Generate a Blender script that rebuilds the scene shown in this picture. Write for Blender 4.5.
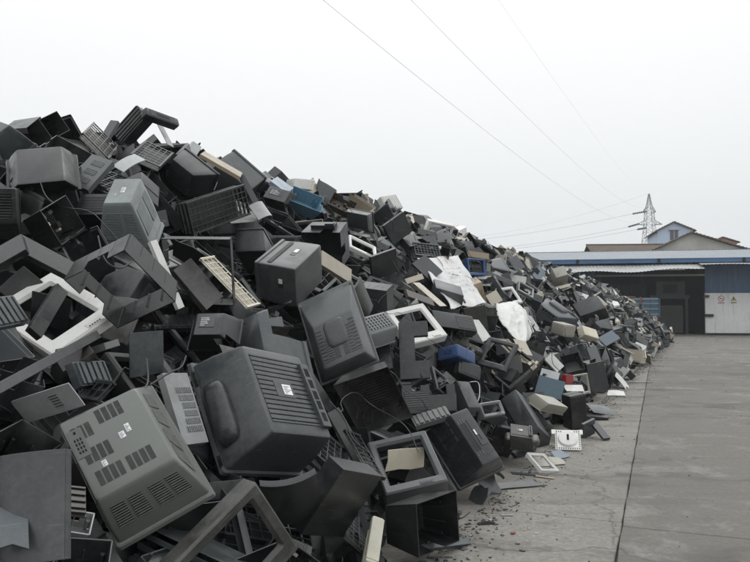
import bpy, math, random
import numpy as np
from mathutils import Vector, Matrix, Quaternion
sc = bpy.context.scene
for o_ in list(bpy.data.objects): bpy.data.objects.remove(o_)
col = sc.collection
R = math.radians
# ------------------------------------------------------------------ camera, sky, sun, exposure
CAMZ = 1.6; FPX = 729.0; TH = math.atan(29 / FPX)
cam = bpy.data.objects.new('camera', bpy.data.cameras.new('camera')); col.objects.link(cam)
cam.location = (0, 0, CAMZ); cam.rotation_euler = (R(90) + TH, 0, 0)
cam.data.sensor_width = 36; cam.data.lens = 36 * FPX / 750; cam.data.clip_start = .05; cam.data.clip_end = 3000
sc.camera = cam
world = bpy.data.worlds.new('World'); sc.world = world; world.use_nodes = True
SUN_EL, SUN_AZ = R(56), R(15)      # high soft sun behind thin overcast
def build_world():
    nt = world.node_tree; N = nt.nodes; L = nt.links
    bg = N['Background']
    sky = N.new('ShaderNodeTexSky'); sky.sky_type = 'NISHITA'; sky.sun_disc = False
    sky.sun_elevation = SUN_EL; sky.sun_rotation = SUN_AZ; sky.dust_density = 8; sky.air_density = 1.5
    hsv = N.new('ShaderNodeHueSaturation'); hsv.inputs['Saturation'].default_value = .12
    L.new(sky.outputs[0], hsv.inputs['Color'])
    tc = N.new('ShaderNodeTexCoord'); sep = N.new('ShaderNodeSeparateXYZ'); L.new(tc.outputs['Generated'], sep.inputs[0])
    mr = N.new('ShaderNodeValToRGB'); L.new(sep.outputs['Z'], mr.inputs[0])      # overcast deck: a little dimmer at the horizon
    mr.color_ramp.elements[0].position = .0; mr.color_ramp.elements[0].color = (.505, .525, .538, 1)
    mr.color_ramp.elements[1].position = .32; mr.color_ramp.elements[1].color = (.625, .634, .637, 1)
    e = mr.color_ramp.elements.new(.12); e.color = (.558, .572, .580, 1)
    e = mr.color_ramp.elements.new(1.0); e.color = (.965, 1.0, 1.02, 1)
    nz = N.new('ShaderNodeTexNoise'); nz.inputs['Scale'].default_value = 1.6; nz.inputs['Detail'].default_value = 3
    L.new(tc.outputs['Generated'], nz.inputs['Vector'])
    mul = N.new('ShaderNodeMix'); mul.data_type = 'RGBA'; mul.blend_type = 'MULTIPLY'; mul.inputs[0].default_value = .05
    L.new(mr.outputs[0], mul.inputs[6]); L.new(nz.outputs['Fac'], mul.inputs[7])
    sc10 = N.new('ShaderNodeVectorMath'); sc10.operation = 'SCALE'; sc10.inputs['Scale'].default_value = 17.2
    L.new(mul.outputs[2], sc10.inputs[0])
    mix = N.new('ShaderNodeMix'); mix.data_type = 'RGBA'; mix.inputs[0].default_value = .96
    L.new(hsv.outputs[0], mix.inputs[6]); L.new(sc10.outputs[0], mix.inputs[7])
    L.new(mix.outputs[2], bg.inputs['Color']); bg.inputs['Strength'].default_value = .1
build_world()
sun = bpy.data.objects.new('sun', bpy.data.lights.new('sun', 'SUN')); col.objects.link(sun)
sun.data.energy = .5; sun.data.angle = R(40); sun.data.color = (1, .97, .93)
sun.rotation_euler = Vector((math.sin(SUN_AZ) * math.cos(SUN_EL), math.cos(SUN_AZ) * math.cos(SUN_EL), math.sin(SUN_EL))).to_track_quat('Z', 'Y').to_euler()
sc.view_settings.view_transform = 'Standard'; sc.view_settings.look = 'None'; sc.view_settings.exposure = 0; sc.view_settings.gamma = 1
sc.render.engine = 'CYCLES'; sc.cycles.use_denoising = True
sc.cycles.max_bounces = 5; sc.cycles.diffuse_bounces = 3; sc.cycles.glossy_bounces = 2; sc.cycles.volume_bounces = 0
rnd = random.Random(11)
FW = Vector((0, math.cos(TH), math.sin(TH))); UP = Vector((0, -math.sin(TH), math.cos(TH))); RT = Vector((1, 0, 0)); CAM = Vector((0, 0, CAMZ))
def at(px, py, depth):          # a point of the place seen at that photo pixel and that many metres away
    return CAM + (FW + RT * ((px - 375) / FPX) + UP * ((281 - py) / FPX)) * depth
def proj(p):
    v = p - CAM; z = v.dot(FW)
    if z < .05: return None
    return 375 + FPX * v.dot(RT) / z, 281 - FPX * v.dot(UP) / z, z
# ------------------------------------------------------------------ materials
MATS = {}
def nodes(name):
    m = bpy.data.materials.new(name); m.use_nodes = True
    return m, m.node_tree.nodes, m.node_tree.links, m.node_tree.nodes['Principled BSDF']
def noise(N, L, vec, scale, detail=4, rough=.6):
    n = N.new('ShaderNodeTexNoise'); n.inputs['Scale'].default_value = scale; n.inputs['Detail'].default_value = detail; n.inputs['Roughness'].default_value = rough
    L.new(vec, n.inputs['Vector']); return n.outputs['Fac']
def ramp(N, L, fac, a, b, ca=(0, 0, 0, 1), cb=(1, 1, 1, 1)):
    r = N.new('ShaderNodeValToRGB'); L.new(fac, r.inputs[0])
    r.color_ramp.elements[0].position = a; r.color_ramp.elements[0].color = ca
    r.color_ramp.elements[1].position = b; r.color_ramp.elements[1].color = cb
    return r.outputs[0]
def mixc(N, L, fac, a, b, mode='MIX'):
    m = N.new('ShaderNodeMix'); m.data_type = 'RGBA'; m.blend_type = mode
    for s, v in ((0, fac), (6, a), (7, b)):
        if isinstance(v, (int, float)): m.inputs[s].default_value = v
        elif isinstance(v, tuple): m.inputs[s].default_value = v if len(v) == 4 else (*v, 1)
        else: L.new(v, m.inputs[s])
    return m.outputs[2]
def mth(N, L, op, a, b=0.):
    m = N.new('ShaderNodeMath'); m.operation = op
    for s, v in ((0, a), (1, b)):
        if isinstance(v, (int, float)): m.inputs[s].default_value = v
        else: L.new(v, m.inputs[s])
    return m.outputs[0]
def ocoord(N, L):
    tc = N.new('ShaderNodeTexCoord'); oi = N.new('ShaderNodeObjectInfo')
    a = N.new('ShaderNodeVectorMath'); a.operation = 'ADD'
    s = N.new('ShaderNodeVectorMath'); s.operation = 'SCALE'; s.inputs[0].default_value = (17., 31., 23.); L.new(oi.outputs['Random'], s.inputs['Scale'])
    L.new(tc.outputs['Object'], a.inputs[0]); L.new(s.outputs[0], a.inputs[1])
    return a.outputs[0], oi.outputs['Random']
def plastic(name, c, rough=.38, dust=.50, vary=.38, spec=.55):
    m, N, L, B = nodes(name)
    if sum(c) < .14: dust = .22
    if sum(c) < .6 and name not in ('olivelt', 'greenlt', 'grey3b'): c = (c[0] * .52, c[1] * .55, c[2] * .575)
    v, rn = ocoord(N, L)
    k = mth(N, L, 'ADD', mth(N, L, 'MULTIPLY', rn, vary * 2), 1 - vary)
    base = mixc(N, L, 1., c, k, 'MULTIPLY')
    big = ramp(N, L, noise(N, L, v, 4.5, 7, .7), .46, .66)
    fine = ramp(N, L, noise(N, L, v, 42, 5, .75), .42, .66)
    d = mth(N, L, 'MULTIPLY', mth(N, L, 'ADD', mth(N, L, 'MULTIPLY', big, .75), mth(N, L, 'MULTIPLY', fine, .35)), dust)
    lum = sum(c) / 3
    dustc = (.135, .135, .128) if lum < .2 else (.16, .145, .12)
    mp = N.new('ShaderNodeMapping'); mp.inputs['Scale'].default_value = (3, 3, 60); mp.inputs['Rotation'].default_value = (.5, .35, .2); L.new(v, mp.inputs['Vector'])
    scr = ramp(N, L, noise(N, L, mp.outputs[0], 2.2, 2, .5), .66, .74)
    base = mixc(N, L, d, base, dustc)
    base = mixc(N, L, mth(N, L, 'MULTIPLY', scr, .18), base, (.3, .3, .29))
    bev = N.new('ShaderNodeBevel'); bev.samples = 4; bev.inputs['Radius'].default_value = .004
    geo = N.new('ShaderNodeNewGeometry'); dt = N.new('ShaderNodeVectorMath'); dt.operation = 'DOT_PRODUCT'; L.new(bev.outputs[0], dt.inputs[0]); L.new(geo.outputs['Normal'], dt.inputs[1])
    edge = ramp(N, L, mth(N, L, 'SUBTRACT', 1., dt.outputs['Value']), .01, .16)
    wear_highlight = mth(N, L, 'MULTIPLY', edge, mth(N, L, 'ADD', .25, mth(N, L, 'MULTIPLY', fine, .5)))  # worn edges, plus a rim highlight painted into the colour along every edge
    base = mixc(N, L, wear_highlight, base, tuple(min(.85, x * 1.9 + .09) for x in c))
    L.new(base, B.inputs['Base Color'])
    L.new(mth(N, L, 'ADD', rough - .1, mth(N, L, 'MULTIPLY', big, .25)), B.inputs['Roughness'])
    B.inputs['Specular IOR Level'].default_value = spec
    bp = N.new('ShaderNodeBump'); bp.inputs['Strength'].default_value = .12; bp.inputs['Distance'].default_value = .004
    L.new(noise(N, L, v, 130, 2, .5), bp.inputs['Height']); L.new(bev.outputs[0], bp.inputs['Normal']); L.new(bp.outputs[0], B.inputs['Normal'])
    MATS[name] = m; return m
for nm, c in dict(black=(.012, .0125, .013), charcoal=(.026, .028, .029), charcoal2=(.040, .042, .044), dark=(.022, .024, .026), dark2=(.034, .036, .038),
                  slate=(.058, .062, .066), slate2=(.095, .10, .104), grey=(.10, .102, .102), grey2=(.13, .132, .125), grey3=(.17, .175, .18), ltgrey=(.33, .34, .34),
                  ltgrey2=(.30, .31, .315), olive=(.135, .148, .128), olive2=(.07, .071, .06), greygreen=(.16, .18, .178), greygreen2=(.10, .115, .112),
                  brown=(.14, .115, .09), brown2=(.075, .068, .058), brownblk=(.035, .028, .023), bluegrey=(.17, .23, .29), bluegrey2=(.075, .09, .10)).items():
    plastic(nm, c)
for nm, c in dict(white=(.72, .71, .68), white2=(.6, .6, .57), beige=(.46, .41, .33), beige2=(.36, .35, .30), beigegrey=(.34, .32, .27), cream=(.58, .53, .42),
                  cream2=(.46, .44, .35), tan=(.33, .26, .18), teal=(.05, .125, .17), teal2=(.14, .28, .38), blue=(.045, .12, .33), red=(.5, .02, .02), silver=(.19, .19, .187)).items():
    plastic(nm, c, .45, .22, .12)
plastic('void', (.006, .006, .006), .8, .12, .1, .2)
plastic('label_white', (.78, .79, .8), .4, .08, .05)
plastic('board_green', (.06, .10, .05), .4, .2)
plastic('copper', (.30, .16, .07), .4, .2)
def plain(name, c, rough=.7, metal=0., nscale=2., var=.35, bump=.2, c2=None, streak=0.):
    m, N, L, B = nodes(name); v, rn = ocoord(N, L)
    f = ramp(N, L, noise(N, L, v, nscale, 7, .65), .3, .72)
    c2 = c2 or tuple(x * (1 - var) for x in c)
    b = mixc(N, L, f, c, c2)
    f2 = ramp(N, L, noise(N, L, v, nscale * 9, 5, .7), .35, .75)
    b = mixc(N, L, mth(N, L, 'MULTIPLY', f2, .3), b, tuple(x * .6 for x in c))
    if streak:                 # rain streaks and rust running down
        mp = N.new('ShaderNodeMapping'); mp.inputs['Scale'].default_value = (3, 3, .22); L.new(v, mp.inputs['Vector'])
        b = mixc(N, L, mth(N, L, 'MULTIPLY', ramp(N, L, noise(N, L, mp.outputs[0], 1.4, 6, .7), .5, .72), streak), b, (.22, .17, .12))
    L.new(b, B.inputs['Base Color']); B.inputs['Roughness'].default_value = rough; B.inputs['Metallic'].default_value = metal
    bp = N.new('ShaderNodeBump'); bp.inputs['Strength'].default_value = bump; bp.inputs['Distance'].default_value = .01
    L.new(f2, bp.inputs['Height']); L.new(bp.outputs[0], B.inputs['Normal'])
    MATS[name] = m; return m
plain('roof_metal', (.25, .285, .325), .5, 0, 1.2, .3, .05, (.19, .215, .24), streak=0.3)
plain('awning_metal', (.50, .52, .52), .5, 0, .8, .3, .05, (.45, .44, .42), streak=0.5)
plain('blue_paint', (.035, .09, .17), .5, 0, .7, .35, .05, streak=0.25)
plain('blue_gutter', (.06, .145, .28), .5, 0, .7, .35, .05)
plain('white_wall', (.74, .74, .73), .8, 0, .5, .22, .1, streak=0.4)
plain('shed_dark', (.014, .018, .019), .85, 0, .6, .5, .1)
plain('lintel', (.30, .28, .25), .7, 0, 2, .3)
plain('teal_sheet', (.035, .06, .06), .7, 0, 1, .3)
plain('steel_dark', (.04, .043, .043), .6, .2, 2, .4)
plain('tile_brown', (.10, .078, .062), .85, 0, 1.3, .4, .2, (.17, .13, .10))
plain('render_grey', (.52, .50, .455), .9, 0, .6, .3, .1, (.36, .34, .30))
plain('blue_wash', (.52, .61, .76), .85, 0, .8, .12, .1)
plain('orange_brick', (.55, .29, .19), .9, 0, 2, .3, .2)
plain('window_dark', (.10, .12, .16), .3, 0, 1, .3)
plain('tower_steel', (.20, .21, .22), .6, .3, 2, .2)
plain('line_grey', (.16, .16, .165), .6, 0, 2, .2)
plain('cable_black', (.03, .03, .032), .6, 0, 2, .2)
plain('sign_red', (.38, .13, .13), .5); plain('sign_yellow', (.42, .36, .12), .5); plain('sign_white', (.7, .7, .69), .5, 0, 2, .08)
plain('truck_red', (.24, .08, .075), .6)
plain('truck_blue', (.06, .14, .205), .5, 0, 1.4, .35); plain('truck_white', (.2, .24, .265), .5, 0, 2, .2); plain('tyre', (.02, .02, .02), .8)
plain('earth', (.10, .095, .085), .95, 0, .4, .4)
plain('rag', (.03, .032, .03), .9, 0, 3, .4, .1)
def concrete():
    m, N, L, B = nodes('concrete')
    tc = N.new('ShaderNodeTexCoord'); oi = N.new('ShaderNodeObjectInfo'); v = tc.outputs['Object']
    at_ = N.new('ShaderNodeAttribute'); at_.attribute_type = 'OBJECT'; at_.attribute_name = 'tone'
    base = mixc(N, L, at_.outputs['Fac'], (.145, .138, .124), (.40, .38, .338))
    dv = N.new('ShaderNodeVectorMath'); dv.operation = 'ADD'; nd = N.new('ShaderNodeTexNoise'); nd.inputs['Scale'].default_value = 1.3; nd.inputs['Detail'].default_value = 4
    L.new(v, nd.inputs['Vector']); L.new(v, dv.inputs[0]); L.new(nd.outputs['Color'], dv.inputs[1]); w = dv.outputs[0]
    n1 = ramp(N, L, noise(N, L, w, .45, 8, .62), .38, .64)
    base = mixc(N, L, mth(N, L, 'MULTIPLY', n1, .6), base, (.16, .15, .131))
    n2 = ramp(N, L, noise(N, L, w, 1.7, 8, .7), .52, .66)
    base = mixc(N, L, mth(N, L, 'MULTIPLY', n2, .65), base, (.35, .338, .31))
    mp = N.new('ShaderNodeMapping'); mp.inputs['Scale'].default_value = (.45, 1.6, 1); mp.inputs['Rotation'].default_value = (0, 0, R(20)); L.new(w, mp.inputs['Vector'])
    n3 = ramp(N, L, noise(N, L, mp.outputs[0], 1.1, 7, .66), .52, .64)          # damp and oily stains
    base = mixc(N, L, mth(N, L, 'MULTIPLY', n3, .75), base, (.095, .088, .077))
    mq = N.new('ShaderNodeMapping'); mq.inputs['Rotation'].default_value = (0, 0, R(-68)); mq.inputs['Scale'].default_value = (.12, 2.2, 1); L.new(v, mq.inputs['Vector'])
    n6 = ramp(N, L, noise(N, L, mq.outputs[0], 1.3, 5, .6), .58, .72)          # wheel streaks along the yard
    base = mixc(N, L, mth(N, L, 'MULTIPLY', n6, .35), base, (.12, .115, .105))
    n4 = ramp(N, L, noise(N, L, v, 22, 8, .8), .38, .62)
    base = mixc(N, L, mth(N, L, 'MULTIPLY', n4, .55), base, (.105, .10, .09))
    n5 = ramp(N, L, noise(N, L, v, 48, 3, .6), .66, .72)
    base = mixc(N, L, mth(N, L, 'MULTIPLY', n5, .7), base, (.42, .41, .38))
    vs_ = N.new('ShaderNodeTexVoronoi'); vs_.inputs['Scale'].default_value = .42; vs_.inputs['Randomness'].default_value = 1; L.new(w, vs_.inputs['Vector'])
    oil = mth(N, L, 'MULTIPLY', ramp(N, L, vs_.outputs['Distance'], .10, .30, (1, 1, 1, 1), (0, 0, 0, 1)), n1)
    base = mixc(N, L, mth(N, L, 'MULTIPLY', oil, .55), base, (.07, .066, .06))
    vo = N.new('ShaderNodeTexVoronoi'); vo.feature = 'DISTANCE_TO_EDGE'; vo.inputs['Scale'].default_value = .33; L.new(w, vo.inputs['Vector'])
    ck = ramp(N, L, vo.outputs['Distance'], .0015, .005, (1, 1, 1, 1), (0, 0, 0, 1))
    base = mixc(N, L, mth(N, L, 'MULTIPLY', ck, .5), base, (.06, .056, .05))
    L.new(base, B.inputs['Base Color'])
    L.new(mth(N, L, 'SUBTRACT', .95, mth(N, L, 'MULTIPLY', n1, .25)), B.inputs['Roughness'])
    B.inputs['Specular IOR Level'].default_value = .3
    bp = N.new('ShaderNodeBump'); bp.inputs['Strength'].default_value = .5; bp.inputs['Distance'].default_value = .008
    L.new(mth(N, L, 'ADD', n4, noise(N, L, v, 120, 3, .6)), bp.inputs['Height']); L.new(bp.outputs[0], B.inputs['Normal'])
    MATS['concrete'] = m
concrete()
def sackmat():
    m, N, L, B = nodes('woven_white')
    uv = N.new('ShaderNodeUVMap'); sep = N.new('ShaderNodeSeparateXYZ'); L.new(uv.outputs[0], sep.inputs[0])
    v, rn = ocoord(N, L)
    base = mixc(N, L, ramp(N, L, noise(N, L, v, 4, 5), .4, .75), (.66, .66, .65), (.53, .525, .51))
    # faded print: rows of broken marks across the cloth and a reddish block near its upper edge
    mp = N.new('ShaderNodeMapping'); mp.inputs['Scale'].default_value = (22, 3, 1); L.new(uv.outputs[0], mp.inputs['Vector'])
    brk = ramp(N, L, noise(N, L, mp.outputs[0], 1.6, 3, .7), .5, .6)
    rows = ramp(N, L, mth(N, L, 'FRACT', mth(N, L, 'MULTIPLY', sep.outputs['Y'], 11)), .52, .56)
    inx = mth(N, L, 'MULTIPLY', mth(N, L, 'GREATER_THAN', sep.outputs['X'], .30), mth(N, L, 'LESS_THAN', sep.outputs['X'], .85))
    iny = mth(N, L, 'MULTIPLY', mth(N, L, 'GREATER_THAN', sep.outputs['Y'], .18), mth(N, L, 'LESS_THAN', sep.outputs['Y'], .78))
    mk = mth(N, L, 'MULTIPLY', mth(N, L, 'MULTIPLY', brk, rows), mth(N, L, 'MULTIPLY', inx, iny))
    base = mixc(N, L, mth(N, L, 'MULTIPLY', mk, .85), base, (.26, .27, .29))
    rx = mth(N, L, 'MULTIPLY', mth(N, L, 'GREATER_THAN', sep.outputs['X'], .5), mth(N, L, 'LESS_THAN', sep.outputs['X'], .86))
    ry = mth(N, L, 'MULTIPLY', mth(N, L, 'GREATER_THAN', sep.outputs['Y'], .82), mth(N, L, 'LESS_THAN', sep.outputs['Y'], .93))
    base = mixc(N, L, mth(N, L, 'MULTIPLY', mth(N, L, 'MULTIPLY', brk, .6), mth(N, L, 'MULTIPLY', rx, ry)), base, (.45, .12, .12))
    L.new(base, B.inputs['Base Color']); B.inputs['Roughness'].default_value = .75
    bp = N.new('ShaderNodeBump'); bp.inputs['Strength'].default_value = .4; bp.inputs['Distance'].default_value = .02
    L.new(noise(N, L, v, 9, 5, .6), bp.inputs['Height']); L.new(bp.outputs[0], B.inputs['Normal'])
    MATS['woven_white'] = m
sackmat()
plastic('sack_white', (.66, .655, .635), .6, .3, .05); plastic('olivelt', (.105, .112, .102)); plastic('greenlt', (.20, .225, .228)); plastic('grey3b', (.17, .18, .185))
# ------------------------------------------------------------------ mesh helpers
class MB:
    def __init__(s): s.v = []; s.f = []; s.m = []
    def add(s, vs, fs, mi=0):
        b = len(s.v); s.v += [tuple(x) for x in vs]
        for f in fs: s.f.append(tuple(i + b for i in f)); s.m.append(mi)
    def box(s, a, b, mi=0):
        (x0, y0, z0), (x1, y1, z1) = a, b
        s.add([(x0, y0, z0), (x1, y0, z0), (x1, y1, z0), (x0, y1, z0), (x0, y0, z1), (x1, y0, z1), (x1, y1, z1), (x0, y1, z1)],
              [(0, 3, 2, 1), (4, 5, 6, 7), (0, 1, 5, 4), (1, 2, 6, 5), (2, 3, 7, 6), (3, 0, 4, 7)], mi)
    def prism(s, poly, d, mi=0):       # poly: 3D points (planar), extruded along vector d
        n = len(poly); d = Vector(d); P = [Vector(p) for p in poly]
        s.add(P + [p + d for p in P], [tuple(range(n))[::-1], tuple(range(n, 2 * n))] + [(i, (i + 1) % n, n + (i + 1) % n, n + i) for i in range(n)], mi)
    def bar(s, a, b, r, n=6, mi=0, r2=None):
        a, b = Vector(a), Vector(b); d = (b - a).normalized()
        x = d.orthogonal().normalized(); y = d.cross(x); r2 = r if r2 is None else r2
        vs = [a + (x * math.cos(t) + y * math.sin(t)) * r for t in [2 * math.pi * i / n for i in range(n)]] + [b + (x * math.cos(t) + y * math.sin(t)) * r2 for t in [2 * math.pi * i / n for i in range(n)]]
        s.add(vs, [(i, (i + 1) % n, n + (i + 1) % n, n + i) for i in range(n)] + [tuple(range(n))[::-1], tuple(range(n, 2 * n))], mi)
    def loft(s, loops, cap0=False, cap1=False, mi=0, closed=False):
        n = len(loops[0]); b = []
        vs = [p for l in loops for p in l]; fs = []
        K = len(loops)
        for k in range(K if closed else K - 1):
            k2 = (k + 1) % K
            for i in range(n): fs.append((k * n + i, k * n + (i + 1) % n, k2 * n + (i + 1) % n, k2 * n + i))
        if cap0: fs.append(tuple(range(n))[::-1])
        if cap1: fs.append(tuple((K - 1) * n + i for i in range(n)))
        s.add(vs, fs, mi)
    def mesh(s, name, mats, sharp=32):
        me = bpy.data.meshes.new(name); me.from_pydata(s.v, [], s.f)
        for m in mats: me.materials.append(MATS[m] if isinstance(m, str) else m)
        me.polygons.foreach_set('material_index', s.m)
        if sharp:
            me.polygons.foreach_set('use_smooth', [True] * len(s.f)); me.update(); me.set_sharp_from_angle(angle=R(sharp))
        me.update(); return me
def link(name, me, parent=None, **props):
    o = bpy.data.objects.new(name, me); col.objects.link(o)
    if parent: o.parent = parent
    for k, v in props.items(): o[k] = v
    return o
def tag(o, label=None, cat=None, group=None, kind=None):
    for k, v in (('label', label), ('category', cat), ('group', group), ('kind', kind)):
        if v: o[k] = v
    return o
def rrect(w, h, r, y, xc=0, zc=0, n=3, m=0):
    r = min(r, w * .45, h * .45); out = []
    for cx, cz, a0 in ((w / 2 - r, h / 2 - r, 0), (-w / 2 + r, h / 2 - r, 90), (-w / 2 + r, -h / 2 + r, 180), (w / 2 - r, -h / 2 + r, 270)):
        for k in range(n + 1):
            a = R(a0 + 90 * k / n); out.append((xc + cx + r * math.cos(a), y, zc + cz + r * math.sin(a)))
    if m:
        o2 = []; K = n + 1
        for c in range(4):
            o2 += out[c * K:(c + 1) * K]; a = Vector(out[(c + 1) * K - 1]); b = Vector(out[((c + 1) % 4) * K])
            o2 += [tuple(a.lerp(b, (i + 1) / (m + 1))) for i in range(m)]
        out = o2
    return out
# ------------------------------------------------------------------ scrap builders: local x wide, z high, opening at y=0 facing -y, rear at y=D
class Frus:
    def __init__(s, W, H, D, tw=1, th=1, ox=0, oz=0): s.W, s.H, s.D, s.tw, s.th, s.ox, s.oz = W, H, D, tw, th, ox, oz
    def dim(s, f): return s.W * (1 + (s.tw - 1) * f), s.H * (1 + (s.th - 1) * f), s.ox * f, s.oz * f
    def quad(s, face, f0=.2, f1=.92):      # corners and outward normal of one flat side
        if face == 'rear':
            w, h, x, z = s.dim(1); y = s.D
            q = [(x + w / 2, y, z - h / 2), (x - w / 2, y, z - h / 2), (x - w / 2, y, z + h / 2), (x + w / 2, y, z + h / 2)]
        elif face == 'front':
            w, h, x, z = s.dim(0)
            q = [(-w / 2, 0, -h / 2), (w / 2, 0, -h / 2), (w / 2, 0, h / 2), (-w / 2, 0, h / 2)]
        else:
            a, b = s.dim(f0), s.dim(f1); ya, yb = s.D * f0, s.D * f1
            sg = 1 if face in ('top', 'right') else -1
            if face in ('top', 'bottom'):
                q = [(a[2] - sg * a[0] / 2, ya, a[3] + sg * a[1] / 2), (a[2] + sg * a[0] / 2, ya, a[3] + sg * a[1] / 2), (b[2] + sg * b[0] / 2, yb, b[3] + sg * b[1] / 2), (b[2] - sg * b[0] / 2, yb, b[3] + sg * b[1] / 2)]
            else:
                q = [(a[2] + sg * a[0] / 2, ya, a[3] + sg * a[1] / 2), (a[2] + sg * a[0] / 2, ya, a[3] - sg * a[1] / 2), (b[2] + sg * b[0] / 2, yb, b[3] - sg * b[1] / 2), (b[2] + sg * b[0] / 2, yb, b[3] + sg * b[1] / 2)]
        q = [Vector(p) for p in q]; n = (q[1] - q[0]).cross(q[3] - q[0]).normalized()
        cen = Vector((s.ox * .5, s.D * .5, s.oz * .5))
        if n.dot(sum(q, Vector()) / 4 - cen) < 0: n = -n
        return q, n
def blin(q, u, v): return q[0] * (1 - u) * (1 - v) + q[1] * u * (1 - v) + q[2] * u * v + q[3] * (1 - u) * v
def patch(mb, qn, u0, u1, v0, v1, n=8, axis='u', off=.0, bar=.42, hgt=.004, cross=0):
    """a field of vent louvres: dark backing, body-coloured bars standing proud of it"""
    q, nn = qn; P = lambda u, v, k: blin(q, u, v) + nn * (off + k)
    mb.add([P(u0, v0, .0012), P(u1, v0, .0012), P(u1, v1, .0012), P(u0, v1, .0012)], [(0, 1, 2, 3)], 1)
    def b4(a0, a1, c0, c1, h):
        vs = [P(a0, c0, .001), P(a1, c0, .001), P(a1, c1, .001), P(a0, c1, .001), P(a0, c0, h), P(a1, c0, h), P(a1, c1, h), P(a0, c1, h)]
        mb.add(vs, [(4, 5, 6, 7), (0, 1, 5, 4), (1, 2, 6, 5), (2, 3, 7, 6), (3, 0, 4, 7)], 0)
    for i in range(n + 1):
        t0 = (i - bar / 2) / n; t1 = (i + bar / 2) / n
        t0, t1 = max(t0, 0), min(t1, 1)
        if axis == 'u': b4(u0, u1, v0 + (v1 - v0) * t0, v0 + (v1 - v0) * t1, hgt)
        else: b4(u0 + (u1 - u0) * t0, u0 + (u1 - u0) * t1, v0, v1, hgt)
    for i in range(cross + 1) if cross else ():
        t0 = max((i - .12) / cross, 0); t1 = min((i + .12) / cross, 1)
        if axis == 'u': b4(u0 + (u1 - u0) * t0, u0 + (u1 - u0) * t1, v0, v1, hgt + .0007)
        else: b4(u0, u1, v0 + (v1 - v0) * t0, v0 + (v1 - v0) * t1, hgt + .0007)
def plate(mb, qn, u0, u1, v0, v1, h, mi=0, base=.0):
    q, nn = qn
    a = [blin(q, u, v) + nn * base for u, v in ((u0, v0), (u1, v0), (u1, v1), (u0, v1))]
    b = [p + nn * h for p in a]
    mb.add(a + b, [(4, 5, 6, 7), (0, 1, 5, 4), (1, 2, 6, 5), (2, 3, 7, 6), (3, 0, 4, 7)], mi)
def bump(mb, qn, u0, u1, v0, v1, h, r=.1):
    q, nn = qn; lo = []
    for k, (s, e) in enumerate(((1, -.004), (.97, .45), (.86, .86), (.66, 1))):
        ring = rrect(s, s, .22, 0, .5, .5)
        lo.append([blin(q, u0 + (u1 - u0) * x, v0 + (v1 - v0) * z) + nn * h * e for x, _, z in ring])
    mb.loft(lo, False, True)
def part(root, name, mb, mats, sharp=32):
    if name == 'sticker' and len(mats) == 1:      # lines of faded print on each label
        for fi in range(len(mb.f) // 5):
            q = [Vector(mb.v[fi * 8 + 4 + k]) for k in range(4)]; n = (q[1] - q[0]).cross(q[3] - q[0]).normalized() * .0006
            if (q[0] - Vector(mb.v[fi * 8])).dot(n) < 0: n = -n
            for k in range(5):
                a, b = .12, .12 + (.3 + .13 * ((k * 7 + fi * 3) % 5)); c0 = .12 + k * .16
                mb.add([blin(q, u, v) + n for u, v in ((a, c0), (b, c0), (b, c0 + .07), (a, c0 + .07))], [(0, 1, 2, 3)], 1)
        mats = mats + ['grey3']
    return link(name, mb.mesh(name, mats, sharp), root)
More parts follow.
